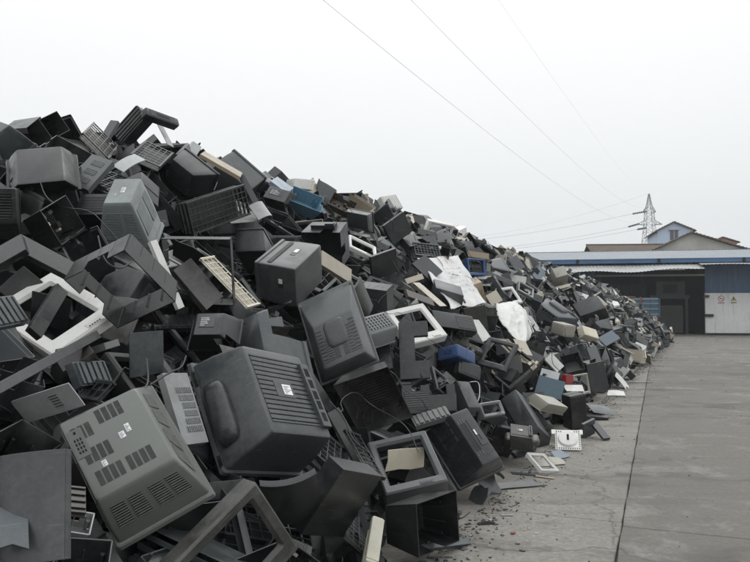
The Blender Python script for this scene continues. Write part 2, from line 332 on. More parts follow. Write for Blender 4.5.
def shell(name, F, mat, vents=None, rng=rnd, sticker=True, flare=False, step=.95, broken=0, mir=0):
    W, H, D = F.W, F.H, F.D; t = .004
    rr = .013 * (W + H)
    def L(f, k, sh=0., y=None, r=rr):
        w, h, x, z = F.dim(f); return rrect(w * k - 2 * sh, h * k - 2 * sh, r, F.D * f if y is None else y, x, z, 3, 5)
    mids = (.45, .75, .93) if not flare else (.3, .55, .8, .93)
    fs = [(0, 1.), (.07, 1.), (.075, step), (.11, step + .005)] + [(f, 1. if f > .6 else step + .02 + (1 - step - .02) * f / .6) for f in mids]
    out = [L(f, k) for f, k in fs] + [L(.985, .985), L(1., .95)]
    inn = [L(f, k, t) for f, k in fs] + [L(.985, .985, t, F.D * .985 - t), L(1., .95, t, F.D - t)]
    mb = MB(); mb.loft(out, False, True); mb.loft([l for l in inn[::-1]], True, False)
    mb.loft([inn[0], out[0]])
    if broken:                 # bites out of the rim
        n = len(out[0]); K = len(out); kill = set()
        for _ in range(broken):
            c0 = rng.randrange(n); wd = rng.randint(2, 6)
            for i in range(wd): 
                for k in range(rng.randint(3, 5)): kill.add((k, (c0 + i) % n))
        no = (K - 1) * n + 1; fs2 = []
        for fi, fc in enumerate(mb.f):
            if fi < (K - 1) * n: key = (fi // n, fi % n)
            elif fi == no - 1: key = None
            elif fi < no + (K - 1) * n: key = (K - 2 - (fi - no) // n, (fi - no) % n)
            elif fi == no + (K - 1) * n: key = None
            else: key = (0, (fi - no - (K - 1) * n - 1) % n)
            if key not in kill: fs2.append(fc)
        mb.f = fs2; mb.m = [0] * len(fs2)
    root = link(name, mb.mesh(name, [mat]))
    qn = {k: F.quad(k, .22, .9) for k in ('rear', 'top', 'bottom', 'left', 'right')}
    def vp(fn, nm='vent_grille', mats=None):
        m = MB(); fn(m); part(root, nm, m, mats or [mat, 'void'], 0)
    if vents is None: return root
    V = vents
    if V == 'wide':
        def fn(m):
            for (u0, v0, nn) in ((.08, .70, 3), (.42, .78, 4), (.10, .40, 4), (.46, .46, 0), (.12, .12, 4), (.5, .12, 4)):
                for i in range(nn): patch(m, qn['rear'], u0 + i * .085, u0 + i * .085 + .065, v0, v0 + .17, 5, 'v', bar=.3, hgt=.0025)
        vp(fn)
        for sd in ('left', 'right', 'top', 'bottom'):
            vp(lambda m: [patch(m, qn[sd], u, u + .16, .25, .85, 9, 'u') for u in (.1, .3, .54, .74)])
        m = MB(); plate(m, qn['rear'], .56, .63, .5, .58, .002); plate(m, qn['rear'], .66, .72, .54, .64, .002); plate(m, qn['rear'], .24, .3, .3, .37, .002); part(root, 'sticker', m, ['label_white'])
        m = MB(); plate(m, qn['rear'], .03, .2, .5, .85, .003); 
        for i in range(4):
            for j in range(3): plate(m, qn['rear'], .07 + j * .035, .09 + j * .035, .55 + i * .05, .58 + i * .05, .002, 1, .003)
        plate(m, qn['rear'], .1, .13, .79, .82, .002, 1, .003)
        part(root, 'terminal_panel', m, [mat, 'void'], 0)
    elif V == 'ribs':
        vp(lambda m: patch(m, qn['rear'], .06, .94, .12, .9, 14, 'u', bar=.72, hgt=.005))
        m = MB(); plate(m, qn['rear'], .3, .6, .42, .6, .0075, 0); part(root, 'label_pad', m, [mat], 0)
        for sd in ('left', 'right'):
            m = MB(); bump(m, F.quad(sd, .12, .95), .26, .84, .02, .5, .05, .06); part(root, 'side_bulge', m, [mat], 50)
            m = MB(); plate(m, F.quad(sd, .02, .12), .1, .24, .2, .8, .004, 0); plate(m, F.quad(sd, .02, .12), .86, .95, .2, .8, .004, 0); part(root, 'rim_slot', m, ['void'], 0)
        u0 = .86 if mir else -.02
        m = MB(); plate(m, qn['rear'], u0, u0 + .14, .1, .86, .028); [plate(m, qn['rear'], u0 + .035, u0 + .105, v, v + .1, .002, 1, .028) for v in (.16, .3, .42, .56, .7)]; part(root, 'terminal_panel', m, [mat, 'void'], 0)
        m = MB(); plate(m, qn['rear'], .42, .56, .45, .57, .0095); 
        if sticker: part(root, 'sticker', m, ['label_white'], 0)
    elif V == 'ribs2':
        for sd in ('rear', 'top', 'bottom'): vp(lambda m: patch(m, qn[sd], .15, .85, .15, .85, 9, 'u'))
    elif V == 'monitor':
        for sd in ('top', 'bottom', 'left', 'right'):
            vp(lambda m: [patch(m, qn[sd], a, b, .12, .86, 16, 'u', bar=.55) for a, b in ((.1, .52), (.62, .9))])
        m = MB(); plate(m, qn['rear'], .45, .6, .42, .62, .002); plate(m, qn['rear'], .28, .33, .3, .38, .002); part(root, 'sticker', m, ['label_white'], 0)
    elif V == 'sticker':
        for sd in ('top', 'bottom', 'left', 'right'):
            m = MB(); plate(m, qn[sd], .3, .55, .5, .68, .002); plate(m, qn[sd], .32, .44, .52, .66, .0035, 1); part(root, 'sticker', m, ['charcoal', 'label_white'], 0)
            vp(lambda m: patch(m, qn[sd], .08, .92, .05, .2, 6, 'u'))
    elif V == 'fan':
        vp(lambda m: [patch(m, qn['rear'], a, a + .13, .12, h, 9, 'u', cross=0) for a, h in ((.04, .85), (.19, .62), (.34, .38), (.56, .5), (.71, .75), (.85, .85))], mats=[mat, 'charcoal2'])
        m = MB(); q, nn = qn['rear']
        bump(m, qn['rear'], .24, .76, .36, .98, .014); part(root, 'wedge', m, [mat], 50)
    elif V == 'labelplate':
        m = MB(); plate(m, qn['rear'], .15, .7, .35, .85, .003); part(root, 'rating_plate', m, ['slate'], 0)
        m = MB()
        for i in range(5): plate(m, qn['rear'], .2, .3 + .3 * rng.random(), .42 + i * .08, .45 + i * .08, .001, 0, .003)
        part(root, 'sticker', m, ['label_white'], 0)
        vp(lambda m: [patch(m, qn[sd], .2, .8, .1, .3, 4, 'u') for sd in ('top', 'right')])
    elif V == 'slots':
        vp(lambda m: patch(m, qn['rear'], .08, .92, .15, .9, 8, 'v', bar=.5, cross=5, hgt=.003))
    elif V == 'blackvents':
        for sd in ('rear', 'bottom', 'top'):
            vp(lambda m: patch(m, qn[sd], .55, .95, .12, .85, 7, 'u', bar=.45, hgt=.005), mats=[mat, 'grey'] if sd != 'top' else None)
    elif V == 'curved':
        for sd in ('rear', 'left', 'right', 'top'):
            vp(lambda m: [patch(m, qn[sd], a, a + .1, .15, .85, 10, 'v', cross=1, bar=.5) for a in (.06, .2, .34)])
        m = MB(); plate(m, qn['rear'], .55, .9, .3, .8, .006); plate(m, qn['rear'], .58, .66, .5, .6, .002, 1, .006); plate(m, qn['rear'], .7, .74, .4, .5, .002, 2, .006); part(root, 'terminal_panel', m, [mat, 'label_white', 'void'], 0)
    else:                       # assorted: what the fill uses
        for sd, spec in V:
            vp(lambda m: [patch(m, qn[sd], *p) for p in spec])
        if sticker:
            m = MB(); u, v = rng.uniform(.2, .6), rng.uniform(.25, .6); plate(m, qn['rear'], u, u + .16, v, v + .14, .006); part(root, 'sticker', m, ['label_white'], 0)
    return root
def wall(mb, a, b, ht, inn, t=.004, notch=None, mi=0):
    """a wall from a to b (rim points), going back by vector ht at each end; notch=(t0,t1,frac) lowers the rim"""
    a, b = Vector(a), Vector(b); ha, hb = Vector(ht[0]), Vector(ht[1])
    pts = [(0, 0)]
    if notch:
        t0, t1, k = notch; pts += [(t0, 0), (t0 + .03, k), (t1 - .03, k), (t1, 0)]
    pts += [(1, 0), (1, 1), (0, 1)]
    poly = [a.lerp(b, u) + ha.lerp(hb, u) * v for u, v in pts]
    mb.prism(poly, Vector(inn) * t, mi)
def tray(name, F, mat, notch=0, feat=None, rng=rnd, nofloor=0):
    W, H, D = F.W, F.H, F.D; w, h, x, z = F.dim(1)
    mb = MB(); f = [Vector((sx * W / 2, 0, sz * H / 2)) for sx, sz in ((-1, 1), (1, 1), (1, -1), (-1, -1))]
    b = [Vector((x + sx * w / 2, D, z + sz * h / 2)) for sx, sz in ((-1, 1), (1, 1), (1, -1), (-1, -1))]
    inn = [(0, 0, -1), (-1, 0, 0), (0, 0, 1), (1, 0, 0)]
    for i in range(4):
        j = (i + 1) % 4
        nt = None
        if notch and i in (0, 3): nt = (.3, .72, .45)
        elif rng.random() < .3: a0 = rng.uniform(.15, .5); nt = (a0, a0 + .3, rng.uniform(.2, .6))
        wall(mb, f[i], f[j], (b[i] - f[i], b[j] - f[j]), inn[i], .0055, nt)
    if not nofloor: mb.prism([b[0], b[1], b[2], b[3]], Vector((0, -.004, 0)))
    # rim lip and inside ribs
    for i in range(4):
        j = (i + 1) % 4; e = (f[j] - f[i]); L_ = e.length
        k = max(2, int(L_ / .09))
        for q in range(1, k):
            a = f[i] + e * (q / k); bb = b[i] + (b[j] - b[i]) * (q / k); n = Vector(inn[i])
            s = e.normalized() * .002
            p0 = a.lerp(bb, .35)
            mb.prism([p0 - s, p0 + s, bb + s, bb - s], n * .014)
    root = link(name, mb.mesh(name, [mat], 0))
    m = MB()
    for sx in (-1, 1):
        for sz in (-1, 1):
            c = Vector((x + sx * w * .42, 0, z + sz * h * .42)); m.bar((c.x, D * .35, c.z), (c.x, D - .002, c.z), .009, 6)
    if not nofloor: part(root, 'screw_post', m, [mat])
    qf = ([Vector(p) + Vector((0, -.005, 0)) for p in (b[3], b[2], b[1], b[0])], Vector((0, -1, 0)))
    if feat == 'slots': 
        m = MB(); [patch(m, qf, u, u + .16, .2, .75, 9, 'u') for u in (.22, .42, .62)]; part(root, 'vent_grille', m, [mat, 'void'], 0)
    if feat == 'innards':
        m = MB()
        for i in range(9):
            u, v = rng.uniform(.05, .8), rng.uniform(.05, .8); plate(m, qf, u, u + rng.uniform(.05, .16), v, v + rng.uniform(.05, .16), rng.uniform(.01, .06), rng.randrange(4))
        part(root, 'circuit_bits', m, ['silver', 'cream', 'copper', 'brownblk'], 0)
    if feat == 'ribs':
        for sd in ('top', 'bottom', 'left', 'right'):
            m = MB(); patch(m, F.quad(sd, .08, .92), .05, .95, .08, .92, 9, 'u', bar=.5, hgt=.006); part(root, 'rib_field', m, [mat, mat], 0)
    if feat == 'handle':
        m = MB(); q = F.quad('top', .05, .9); plate(m, q, .18, .8, .3, .7, .045); plate(m, q, .55, .78, .3, .5, .02, 0, .045); part(root, 'raised_block', m, [mat])
    return root
def bezel(name, F, mat, bw=.11, feat=None, rng=rnd):
    W, H, D = F.W, F.H, F.D; b = bw * min(W, H) * 1.15; zo = b * .22
    iw, ih = W - 2 * b, H - 2.4 * b
    r = .009
    L = lambda w, h, y, zc=0, rr=r: rrect(w, h, rr, y, 0, zc)
    mb = MB()
    mb.loft([L(W, H, D), L(W, H, .012), L(W - .02, H - .02, 0), L(iw + .03, ih + .03, .004, zo, .014), L(iw, ih, .026, zo, .012), L(iw + .004, ih + .004, .032, zo, .012), L(W - .012, H - .012, .03), L(W - .01, H - .01, D)], closed=True)
    root = link(name, mb.mesh(name, [mat], 28))
    m = MB(); x0 = rng.uniform(.0, .15) * W
    m.box((x0, -.003, -H / 2 + .012), (x0 + .22 * W, .004, -H / 2 + .012 + b * .5))
    for i in range(5): m.box((x0 + (.02 + i * .036) * W, -.006, -H / 2 + .018), (x0 + (.042 + i * .036) * W, -.002, -H / 2 + .026), 1)
    part(root, 'control_strip', m, [mat, 'slate'], 0)
    m = MB()
    for sx in (-1, 1):
        for sz in (-1, 1): m.bar((sx * (W / 2 - b * .5), .03, sz * (H / 2 - b * .5)), (sx * (W / 2 - b * .5), D * .9 + .03, sz * (H / 2 - b * .5)), .008, 6)
    part(root, 'screw_post', m, [mat])
    if feat == 'boards':
        m = MB()
        for c in ((-.4, .38), (.38, -.4), (.42, .3), (.3, -.42)):
            for i in range(4): 
                x, z = c[0] * W + rng.uniform(-.05, .05), c[1] * H + rng.uniform(-.05, .05); m.box((x, -.03, z), (x + rng.uniform(.02, .05), -.001, z + rng.uniform(.02, .05)), rng.randrange(3))
        part(root, 'circuit_bits', m, ['cream', 'cream', 'tan'], 0)
    return root
def sheet(name, F, mat, bent=0., feat=None, rng=rnd, lip=True, torn=0):
    W, H, D = F.W, F.H, F.D; nx, nz = (10, 4) if bent else (3, 2)
    P = lambda i, k: (W * (i / nx - .5), bent * (1 - (2 * i / nx - 1) ** 2) * -1 + 0, H * (k / nz - .5))
    mb = MB(); g = {}
    jit = {}
    vs = []; fs = []
    for k in range(nz + 1):
        for i in range(nx + 1):
            p = list(P(i, k))
            if torn: p[0] += rng.uniform(-torn, torn) * W; p[2] += rng.uniform(-torn, torn) * H
            vs.append(p)
    n = len(vs); t = .006 if D < .035 else .004
    vs += [(x, y + t, z) for x, y, z in vs]
    id_ = lambda i, k: k * (nx + 1) + i
    for k in range(nz):
        for i in range(nx):
            a, b, c, d = id_(i, k), id_(i + 1, k), id_(i + 1, k + 1), id_(i, k + 1)
            fs += [(a, b, c, d), (n + d, n + c, n + b, n + a)]
    edge = [id_(i, 0) for i in range(nx)] + [id_(nx, k) for k in range(nz)] + [id_(i, nz) for i in range(nx, 0, -1)] + [id_(0, k) for k in range(nz, 0, -1)]
    for a, b in zip(edge, edge[1:] + edge[:1]): fs.append((b, a, n + a, n + b))
    mb.add(vs, fs)
    if D > .02 and not torn:       # folded flange all round
        E = [Vector(vs[a]) for a in edge]
        cen = sum(E, Vector()) / len(E)
        lo = [p + (cen - p) * .002 + Vector((0, t, 0)) for p in E]; lo2 = [p + Vector((0, D, 0)) for p in lo]
        li = [p + (cen - p).normalized() * .004 for p in lo]; li2 = [p + Vector((0, D, 0)) for p in li]
        mb.loft([lo, lo2, li2, li])
    root = link(name, mb.mesh(name, [mat], 30))
    q = ([Vector(P(0, 0)), Vector(P(nx, 0)), Vector(P(nx, nz)), Vector(P(0, nz))], Vector((0, -1, 0)))
    m = MB(); off = bent * .0
    if feat == 'patch3': [patch(m, q, .28, .78, v, v + .15, 8, 'v', cross=3) for v in (.14, .42, .7)]
    elif feat == 'ribs': patch(m, q, .05, .95, .06, .94, max(4, int(max(W, H) / .05)), 'v' if W > H else 'u', bar=.6, hgt=.012)
    elif feat == 'vent1': [patch(m, q, .58, .72, .25 + i * .11, .25 + i * .11 + .08, 1, 'u', off=bent * .85, bar=.4) for i in range(5)]
    elif feat == 'ventw':
        for i in range(6): patch(m, q, .42 - abs(i - 2.5) * .05, .92, .16 + i * .11, .16 + i * .11 + .08, 9, 'v')
    elif feat == 'slits': [patch(m, q, .2, .8, .2 + i * .16, .3 + i * .16, 7, 'v') for i in range(4)]
    if m.v: part(root, 'vent_grille', m, [mat, 'void'] if feat != 'ribs' else [mat, mat], 0)
    return root
def box(name, F, mat, feat=None, rng=rnd, plain=0):
    W, H, D = F.W, F.H, F.D; r = min(.025, .2 * min(W, H))
    mb = MB(); e = min(.012, D * .1)
    mb.loft([rrect(W - 2 * e, H - 2 * e, r, 0), rrect(W - .4 * e, H - .4 * e, r, e * .4), rrect(W, H, r, e), rrect(W, H, r, D - e), rrect(W - 2 * e, H - 2 * e, r, D)], True, True)
    root = link(name, mb.mesh(name, [mat]))
    m = MB(); q = F.quad('front')
    if feat == 'ribs':
        patch(m, q, .03, .97, .1, .9, 4, 'u', bar=.6, hgt=.014)
    else:
        if not plain: plate(m, q, .12, .88, .14, .86, .004)
        else: plate(m, q, .04, .96, .05, .95, .003)
        for i in range(rng.choice((0, 4)) if not plain else 0): plate(m, q, .3, .7, .3 + i * .1, .34 + i * .1, .001, 1, .004)
    part(root, 'front_plate', m, [mat, 'void'] if feat != 'ribs' else [mat, mat], 0)
    m = MB()
    for sd in ('top', 'left', 'right'): plate(m, F.quad(sd, .1, .9), .1, .9, .47, .53, .003)
    part(root, 'seam', m, [mat], 0)
    return root
def lattice(name, F, mat, rng=rnd):
    W, H, D = F.W, F.H, F.D; mb = MB(); t = .006
    nx, nz = max(2, round(W / .055)), max(2, round(H / .055))
    for i in range(nx + 1):
        x = W * (i / nx - .5); wd = .005 if i in (0, nx) else .0032; mb.box((x - wd, 0, -H / 2), (x + wd, t, H / 2))
    for k in range(nz + 1):
        z = H * (k / nz - .5); wd = .008 if k in (0, nz) else .0032; mb.box((-W / 2, -.001, z - wd), (W / 2, t - .001, z + wd))
    if D > .05:
        for z in (-H / 2, H / 2):
            for k in range(3): mb.box((-W / 2, D * k / 3 + .007, z - .003), (W / 2, D * k / 3 + D / 5, z + .003))
        for x in (-W / 2, W / 2):
            for k in range(3): mb.box((x - .003, D * k / 3 + .008, -H / 2), (x + .003, D * k / 3 + D / 5, H / 2))
        mb.box((-W / 2, D, -H / 2), (W / 2, D + .004, H / 2))
    else: mb.box((-W / 2, .02, -H / 2), (W / 2, .024, H / 2))
    root = link(name, mb.mesh(name, [mat], 0))
    m = MB(); e = .012
    m.box((-W / 2 - e, -.004, H / 2 + .001), (W / 2 + e, .02, H / 2 + e)); m.box((-W / 2 - e, -.004, -H / 2 - e), (W / 2 + e, .02, -H / 2 - .001))
    part(root, 'rim', m, [mat], 0)
    return root
def cplate(name, F, mat):
    W, H, D = F.W, F.H, F.D; mb = MB()
    pl = [(-.5, .5), (.5, .5), (.5, .24), (.02, .24), (.02, -.2), (.5, -.2), (.5, -.5), (-.5, -.5)]
    mb.prism([(x * W, 0, z * H) for x, z in pl], (0, .006, 0))
    root = link(name, mb.mesh(name, [mat], 0))
    m = MB()
    for (x0, z0), (x1, z1) in zip(pl, pl[1:] + pl[:1]):
        a, b = Vector((x0 * W, .006, z0 * H)), Vector((x1 * W, .006, z1 * H)); n = (b - a).cross(Vector((0, 1, 0))).normalized() * .002
        m.prism([a, b, b + Vector((0, D, 0)), a + Vector((0, D, 0))], n)
    part(root, 'flange', m, [mat], 0); return root
def dial(name, F, mat):
    W, H, D = F.W, F.H, F.D; mb = MB()
    mb.box((-W / 2, 0, -H / 2), (W / 2, .012, H / 2)); mb.box((-W * .64, .001, H * .3), (-W / 2, .013, H * .52)); mb.box((W / 2, .001, H * .3), (W * .6, .013, H * .52))
    root = link(name, mb.mesh(name, [mat], 0))
    m = MB(); n = 28; ring = lambda r, y: [(r * math.cos(2 * math.pi * i / n), y, r * math.sin(2 * math.pi * i / n) + .03 * H) for i in range(n)]
    r = .38 * H
    m.loft([ring(r, 0), ring(r, -.012), ring(r * .9, -.022), ring(r * .25, -.026)][::-1], True, False)
    part(root, 'dial', m, [mat])
    m = MB(); m.box((-.012, -.03, -.09 * H), (.012, -.0255, .2 * H)); part(root, 'slot', m, ['void'], 0)
    m = MB()
    for i in range(11):
        x = W * (-.44 + i * .088); m.box((x - .006, -.003, -H * .46), (x + .006, -.0005, -H * .40)); 
        if i not in (3, 4, 5, 6, 7): m.box((x - .005, -.003, H * .38), (x + .005, -.0005, H * .45))
    for k in range(8):
        z = H * (-.32 + k * .09)
        for s in (-1, 1): m.box((s * W * .45 - .008, -.003, z - .005), (s * W * .45 + .008, -.0005, z + .005))
    part(root, 'tick_marks', m, ['slate'], 0); return root
# ------------------------------------------------------------------ the lie of the heap
P0 = np.array([.54, 4.96]); EU = np.array([.4104, .9119]); EN = np.array([-.9119, .4104]); SLOPE = math.atan(.92)
PN = Vector((-EN[0] * math.sin(SLOPE), -EN[1] * math.sin(SLOPE), math.cos(SLOPE)))
def heap_h(s, p):
    if p < 0: return -.2 + .01 * p
    crest = np.interp(s, [-6, -3, -1, -.3, 1.3, 3, 8, 14, 22, 30, 36, 41], [2.0, 2.2, 2.55, 2.85, 3.35, 3.42, 3.45, 3.35, 3.05, 2.95, 2.75, .2]); k = .35
    return -math.log(math.exp(-.92 * p / k) + math.exp(-crest / k)) * k - max(0, p - 6) * .5
def sp_xy(s, p): q = P0 + EU * s + EN * p; return float(q[0]), float(q[1])
# ================================================================== THE SETTING
def ground():
    mb = MB(); mb.add([(-900, -300, -.036), (900, -300, -.036), (900, 1500, -.036), (-900, 1500, -.036)], [(0, 1, 2, 3)])
    link('ground', mb.mesh('ground', ['earth'], 0), kind='structure')
    yard = link('concrete_yard', None, kind='structure')
    e1 = Vector((.363, .932, 0)); e2 = Vector((.932, -.363, 0)); O = Vector((1.5, 4.63, 0)) + e1 * 1.0
    g = random.Random(3)
    us = [-7, 0, 6.2, 12.4, 18.6, 24.8, 31]; vs = [-21, -10.3, 0, 10.3, 20.6, 30.9, 41.2, 51]
    for a in range(len(us) - 1):
        for b in range(len(vs) - 1):
            u0, u1, v0, v1 = us[a] + .004, us[a + 1] - .004, vs[b] + .003, vs[b + 1] - .003
            if us[a] >= 0: v0 -= .1; v1 -= .1
            n = 40; mbx = MB(); top = []
            ed = [(u0 + (u1 - u0) * i / 12, v0) for i in range(12)] + [(u1, v0 + (v1 - v0) * i / n) for i in range(n)] + [(u1 - (u1 - u0) * i / 12, v1) for i in range(12)] + [(u0, v1 - (v1 - v0) * i / n) for i in range(n)]
            for u, v in ed: top.append(O + e2 * (u + g.uniform(-.005, .005)) + e1 * (v + g.uniform(-.004, .004)))
            mbx.loft([[p + Vector((0, 0, -.03)) for p in top], [p + Vector((0, 0, -.008)) for p in top], [p + (O + e2 * (u0 + u1) / 2 + e1 * (v0 + v1) / 2 - p).normalized() * .01 for p in top]], False, True)
            link('slab', mbx.mesh('slab', ['concrete'], 0), yard)['tone'] = (.8 if us[a] < 0 else .25) + g.uniform(-.06, .06)
    return yard
ground()
def corr(mb, p0, ax, length, down, amp=.02, per=.22, mi=0, sag=None):
    """corrugated sheet: ripples run along vector down, repeated along ax"""
    p0, ax, down = Vector(p0), Vector(ax), Vector(down); nn = ax.cross(down).normalized(); N_ = int(length / per * 4)
    ws = [0, .12, .5, .62]; hs = [0, 1, 1, 0]
    a, b = [], []
    for i in range(N_ + 1):
        x = (i // 4 + ws[i % 4]) * per; o = nn * (amp * hs[i % 4]); s = Vector((0, 0, sag(x / length))) if sag else Vector()
        a.append(p0 + ax * x + o + s * .2); b.append(p0 + ax * x + down + o + s)
    n = len(a); mb.add(a + b, [(i, i + 1, n + i + 1, n + i) for i in range(n - 1)], mi)
def shed():
    root = link('workshop_shed', None); root.location = (21.1, 46.6, 0); root.rotation_euler = (0, 0, R(-12))
    tag(root, 'long workshop shed with grey corrugated roof, blue gutter and white and blue wall', 'shed')
    def pt(name, fn, mats, sharp=0): mb = MB(); fn(mb); return part(root, name, mb, mats, sharp)
    XL, XR = -20., 13.
    pt('roof', lambda m: (corr(m, (XL, 5.2, 5.85), (1, 0, 0), XR - XL, (0, -5.9, -.95)), corr(m, (XL, 5.2, 5.8), (1, 0, 0), XR - XL, (0, 5.8, -1.0)), m.box((XL, 5.05, 5.8), (XR, 5.35, 5.86))), ['roof_metal'])
    gut = pt('gutter', lambda m: (m.box((XL, -.95, 4.60), (XR, -.72, 4.86)), m.box((XL, -.98, 4.82), (XR, -.945, 4.88))), ['blue_gutter'])
    m = MB(); [m.box((x, -.99, 4.57), (x + .18, -.955, 4.87)) for x in range(-18, 13, 5)]; link('gutter_bracket', m.mesh('gutter_bracket', ['shed_dark'], 0), gut)
    pt('awning', lambda m: (corr(m, (-12.5, -.7, 4.55), (1, 0, 0), 12.1, (0, -1.3, -.28), sag=lambda t: -.26 * math.sin(t * 2.6 + .3) + .06 * math.sin(t * 17)),), ['awning_metal'])
    pt('awning', lambda m: corr(m, (-.6, -.7, 4.57), (1, 0, 0), 13, (0, -1.2, -.16), sag=lambda t: .03 * math.sin(t * 14)), ['awning_metal'])
    w = pt('white_wall', lambda m: m.box((0, 0, 0), (13, .2, 2.7)), ['white_wall'])
    pt('blue_wall', lambda m: corr(m, (0, -.02, 4.55), (1, 0, 0), 13, (0, 0, -1.87), .015, .3), ['blue_paint'])
    pt('blue_wall', lambda m: corr(m, (-20, -.02, 4.55), (1, 0, 0), 13.3, (0, 0, -4.55), .03, .3), ['blue_paint'])
    pt('door_track', lambda m: m.box((-6.7, -.06, 3.78), (-.02, .06, 3.90)), ['lintel'])
    pt('wall_foot', lambda m: m.box((-.02, -.12, 0), (13, .01, .14)), ['shed_dark'])
    pt('door_hinge', lambda m: m.box((-.12, -.14, 2.4), (.22, -.01, 2.55)), ['steel_dark'])
    pt('door_hinge', lambda m: m.box((-.06, -.14, 1.18), (.46, -.01, 1.34)), ['tyre'])
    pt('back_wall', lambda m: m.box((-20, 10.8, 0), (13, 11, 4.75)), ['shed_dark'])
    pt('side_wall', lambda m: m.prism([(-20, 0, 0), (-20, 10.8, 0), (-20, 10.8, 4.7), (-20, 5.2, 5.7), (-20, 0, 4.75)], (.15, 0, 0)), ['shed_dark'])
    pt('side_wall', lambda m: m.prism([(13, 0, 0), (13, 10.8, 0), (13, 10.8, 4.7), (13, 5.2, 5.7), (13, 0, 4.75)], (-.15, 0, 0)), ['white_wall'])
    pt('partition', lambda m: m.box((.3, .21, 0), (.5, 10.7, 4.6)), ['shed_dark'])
    for x in (-6.3, -3.2): pt('roof_beam', lambda m: m.prism([(x, -.6, 4.5), (x, 5.2, 5.5), (x, 5.2, 5.3), (x, -.6, 4.3)], (.12, 0, 0)), ['steel_dark'])
    for x, y in ((-6.5, .1), (-3.1, 5.2)): pt('post', lambda m: m.box((x, y, 0), (x + .16, y + .16, 4.3)), ['steel_dark'])
    # warning signs on the white wall
    def sign(x, z, kind):
        s = link('warning_sign', None); s.location = root.matrix_basis @ Vector((x, -.012, z)); s.rotation_euler = root.rotation_euler
        m = MB(); m.box((-.22, -.012, -.28), (.22, .01, .25)); part(s, 'board', m, ['sign_white'], 0)
        m = MB()
        if kind == 'no':
            n = 24; ring = lambda r, y: [(r * math.cos(2 * math.pi * i / n), y, .05 + r * math.sin(2 * math.pi * i / n)) for i in range(n)]
            m.loft([ring(.19, -.014), ring(.19, -.02), ring(.145, -.02), ring(.145, -.014)]); m.prism([(-.13, -.015, .16), (-.10, -.015, .18), (.13, -.015, -.06), (.10, -.015, -.08)], (0, -.004, 0))
            for i in range(4): m.box((-.19 + i * .1, -.02, -.26), (-.12 + i * .1, -.014, -.18))
            part(s, 'prohibition_symbol', m, ['sign_red'], 0)
            m = MB(); m.box((-.10, -.0185, .03), (.08, -.0135, .065)); part(s, 'cigarette', m, ['void'], 0)
            tag(s, 'white no smoking sign with red ring on the white shed wall', 'sign')
        else:
            m.prism([(-.19, -.014, -.12), (0, -.014, .2), (.19, -.014, -.12)], (0, -.006, 0)); part(s, 'triangle', m, ['sign_yellow'], 0)
            m = MB(); m.prism([(-.02, -.021, .1), (.03, -.021, .1), (.0, -.021, .02), (.03, -.021, .02), (-.02, -.021, -.08), (-.005, -.021, -.0), (-.035, -.021, -.0)], (0, -.003, 0))
            for i in range(4): m.box((-.17 + i * .09, -.02, -.26), (-.11 + i * .09, -.013, -.19))
            part(s, 'warning_mark', m, ['void'], 0)
            tag(s, 'yellow triangular warning sign on the white shed wall', 'sign')
    sign(.95, 2.28, 'no'); sign(1.68, 2.3, 'tri')
    # things standing inside
    def inside(name, x, y, label, cat):
        o = link(name, None); o.location = root.matrix_basis @ Vector((x, y, 0)); o.rotation_euler = root.rotation_euler; return tag(o, label, cat)
    pr = inside('baling_press', -3.0, 1.6, 'tall dark press frame standing inside the shed by the white wall', 'machine')
    m = MB(); [m.box((x, -.1, 0), (x + .16, .1, 2.35)) for x in (0, 2.1)]; part(pr, 'post', m, ['steel_dark'], 0)
    m = MB(); m.box((-.1, -.12, 2.35), (2.4, .12, 2.6)); m.box((.3, -.08, 2.602), (2.1, .08, 3.5)); part(pr, 'crossbeam', m, ['steel_dark'], 0)
    m = MB(); m.box((.7, -.11, 2.72), (1.6, -.082, 3.3)); part(pr, 'hatch', m, ['void'], 0)
    m = MB(); m.box((.3, -.06, .1), (1.95, .3, 1.9)); part(pr, 'ram_box', m, ['steel_dark'], 0)
    ts = inside('hanging_sheet', -5.9, 4.0, 'dull teal sheet hanging at the back inside the dark shed', 'sheet')
    m = MB(); corr(m, (0, 0, 3.3), (1, 0, 0), 3.0, (0, 0, -2.6), .03, .35); part(ts, 'cloth', m, ['teal_sheet'], 0)
    m = MB(); m.box((-.1, -.03, 3.3), (3.1, .05, 3.38)); part(ts, 'rail', m, ['steel_dark'], 0)
    cr = inside('wooden_crate', -4.6, .8, 'brown wooden crate on the shed floor behind the end of the heap', 'crate')
    for k in range(4): m = MB(); m.box((0, 0, .05 + k * .28), (1.1, .7, .05 + k * .28 + .24)); part(cr, 'board', m, ['brown2'], 0)
    return root
SHED = shed()
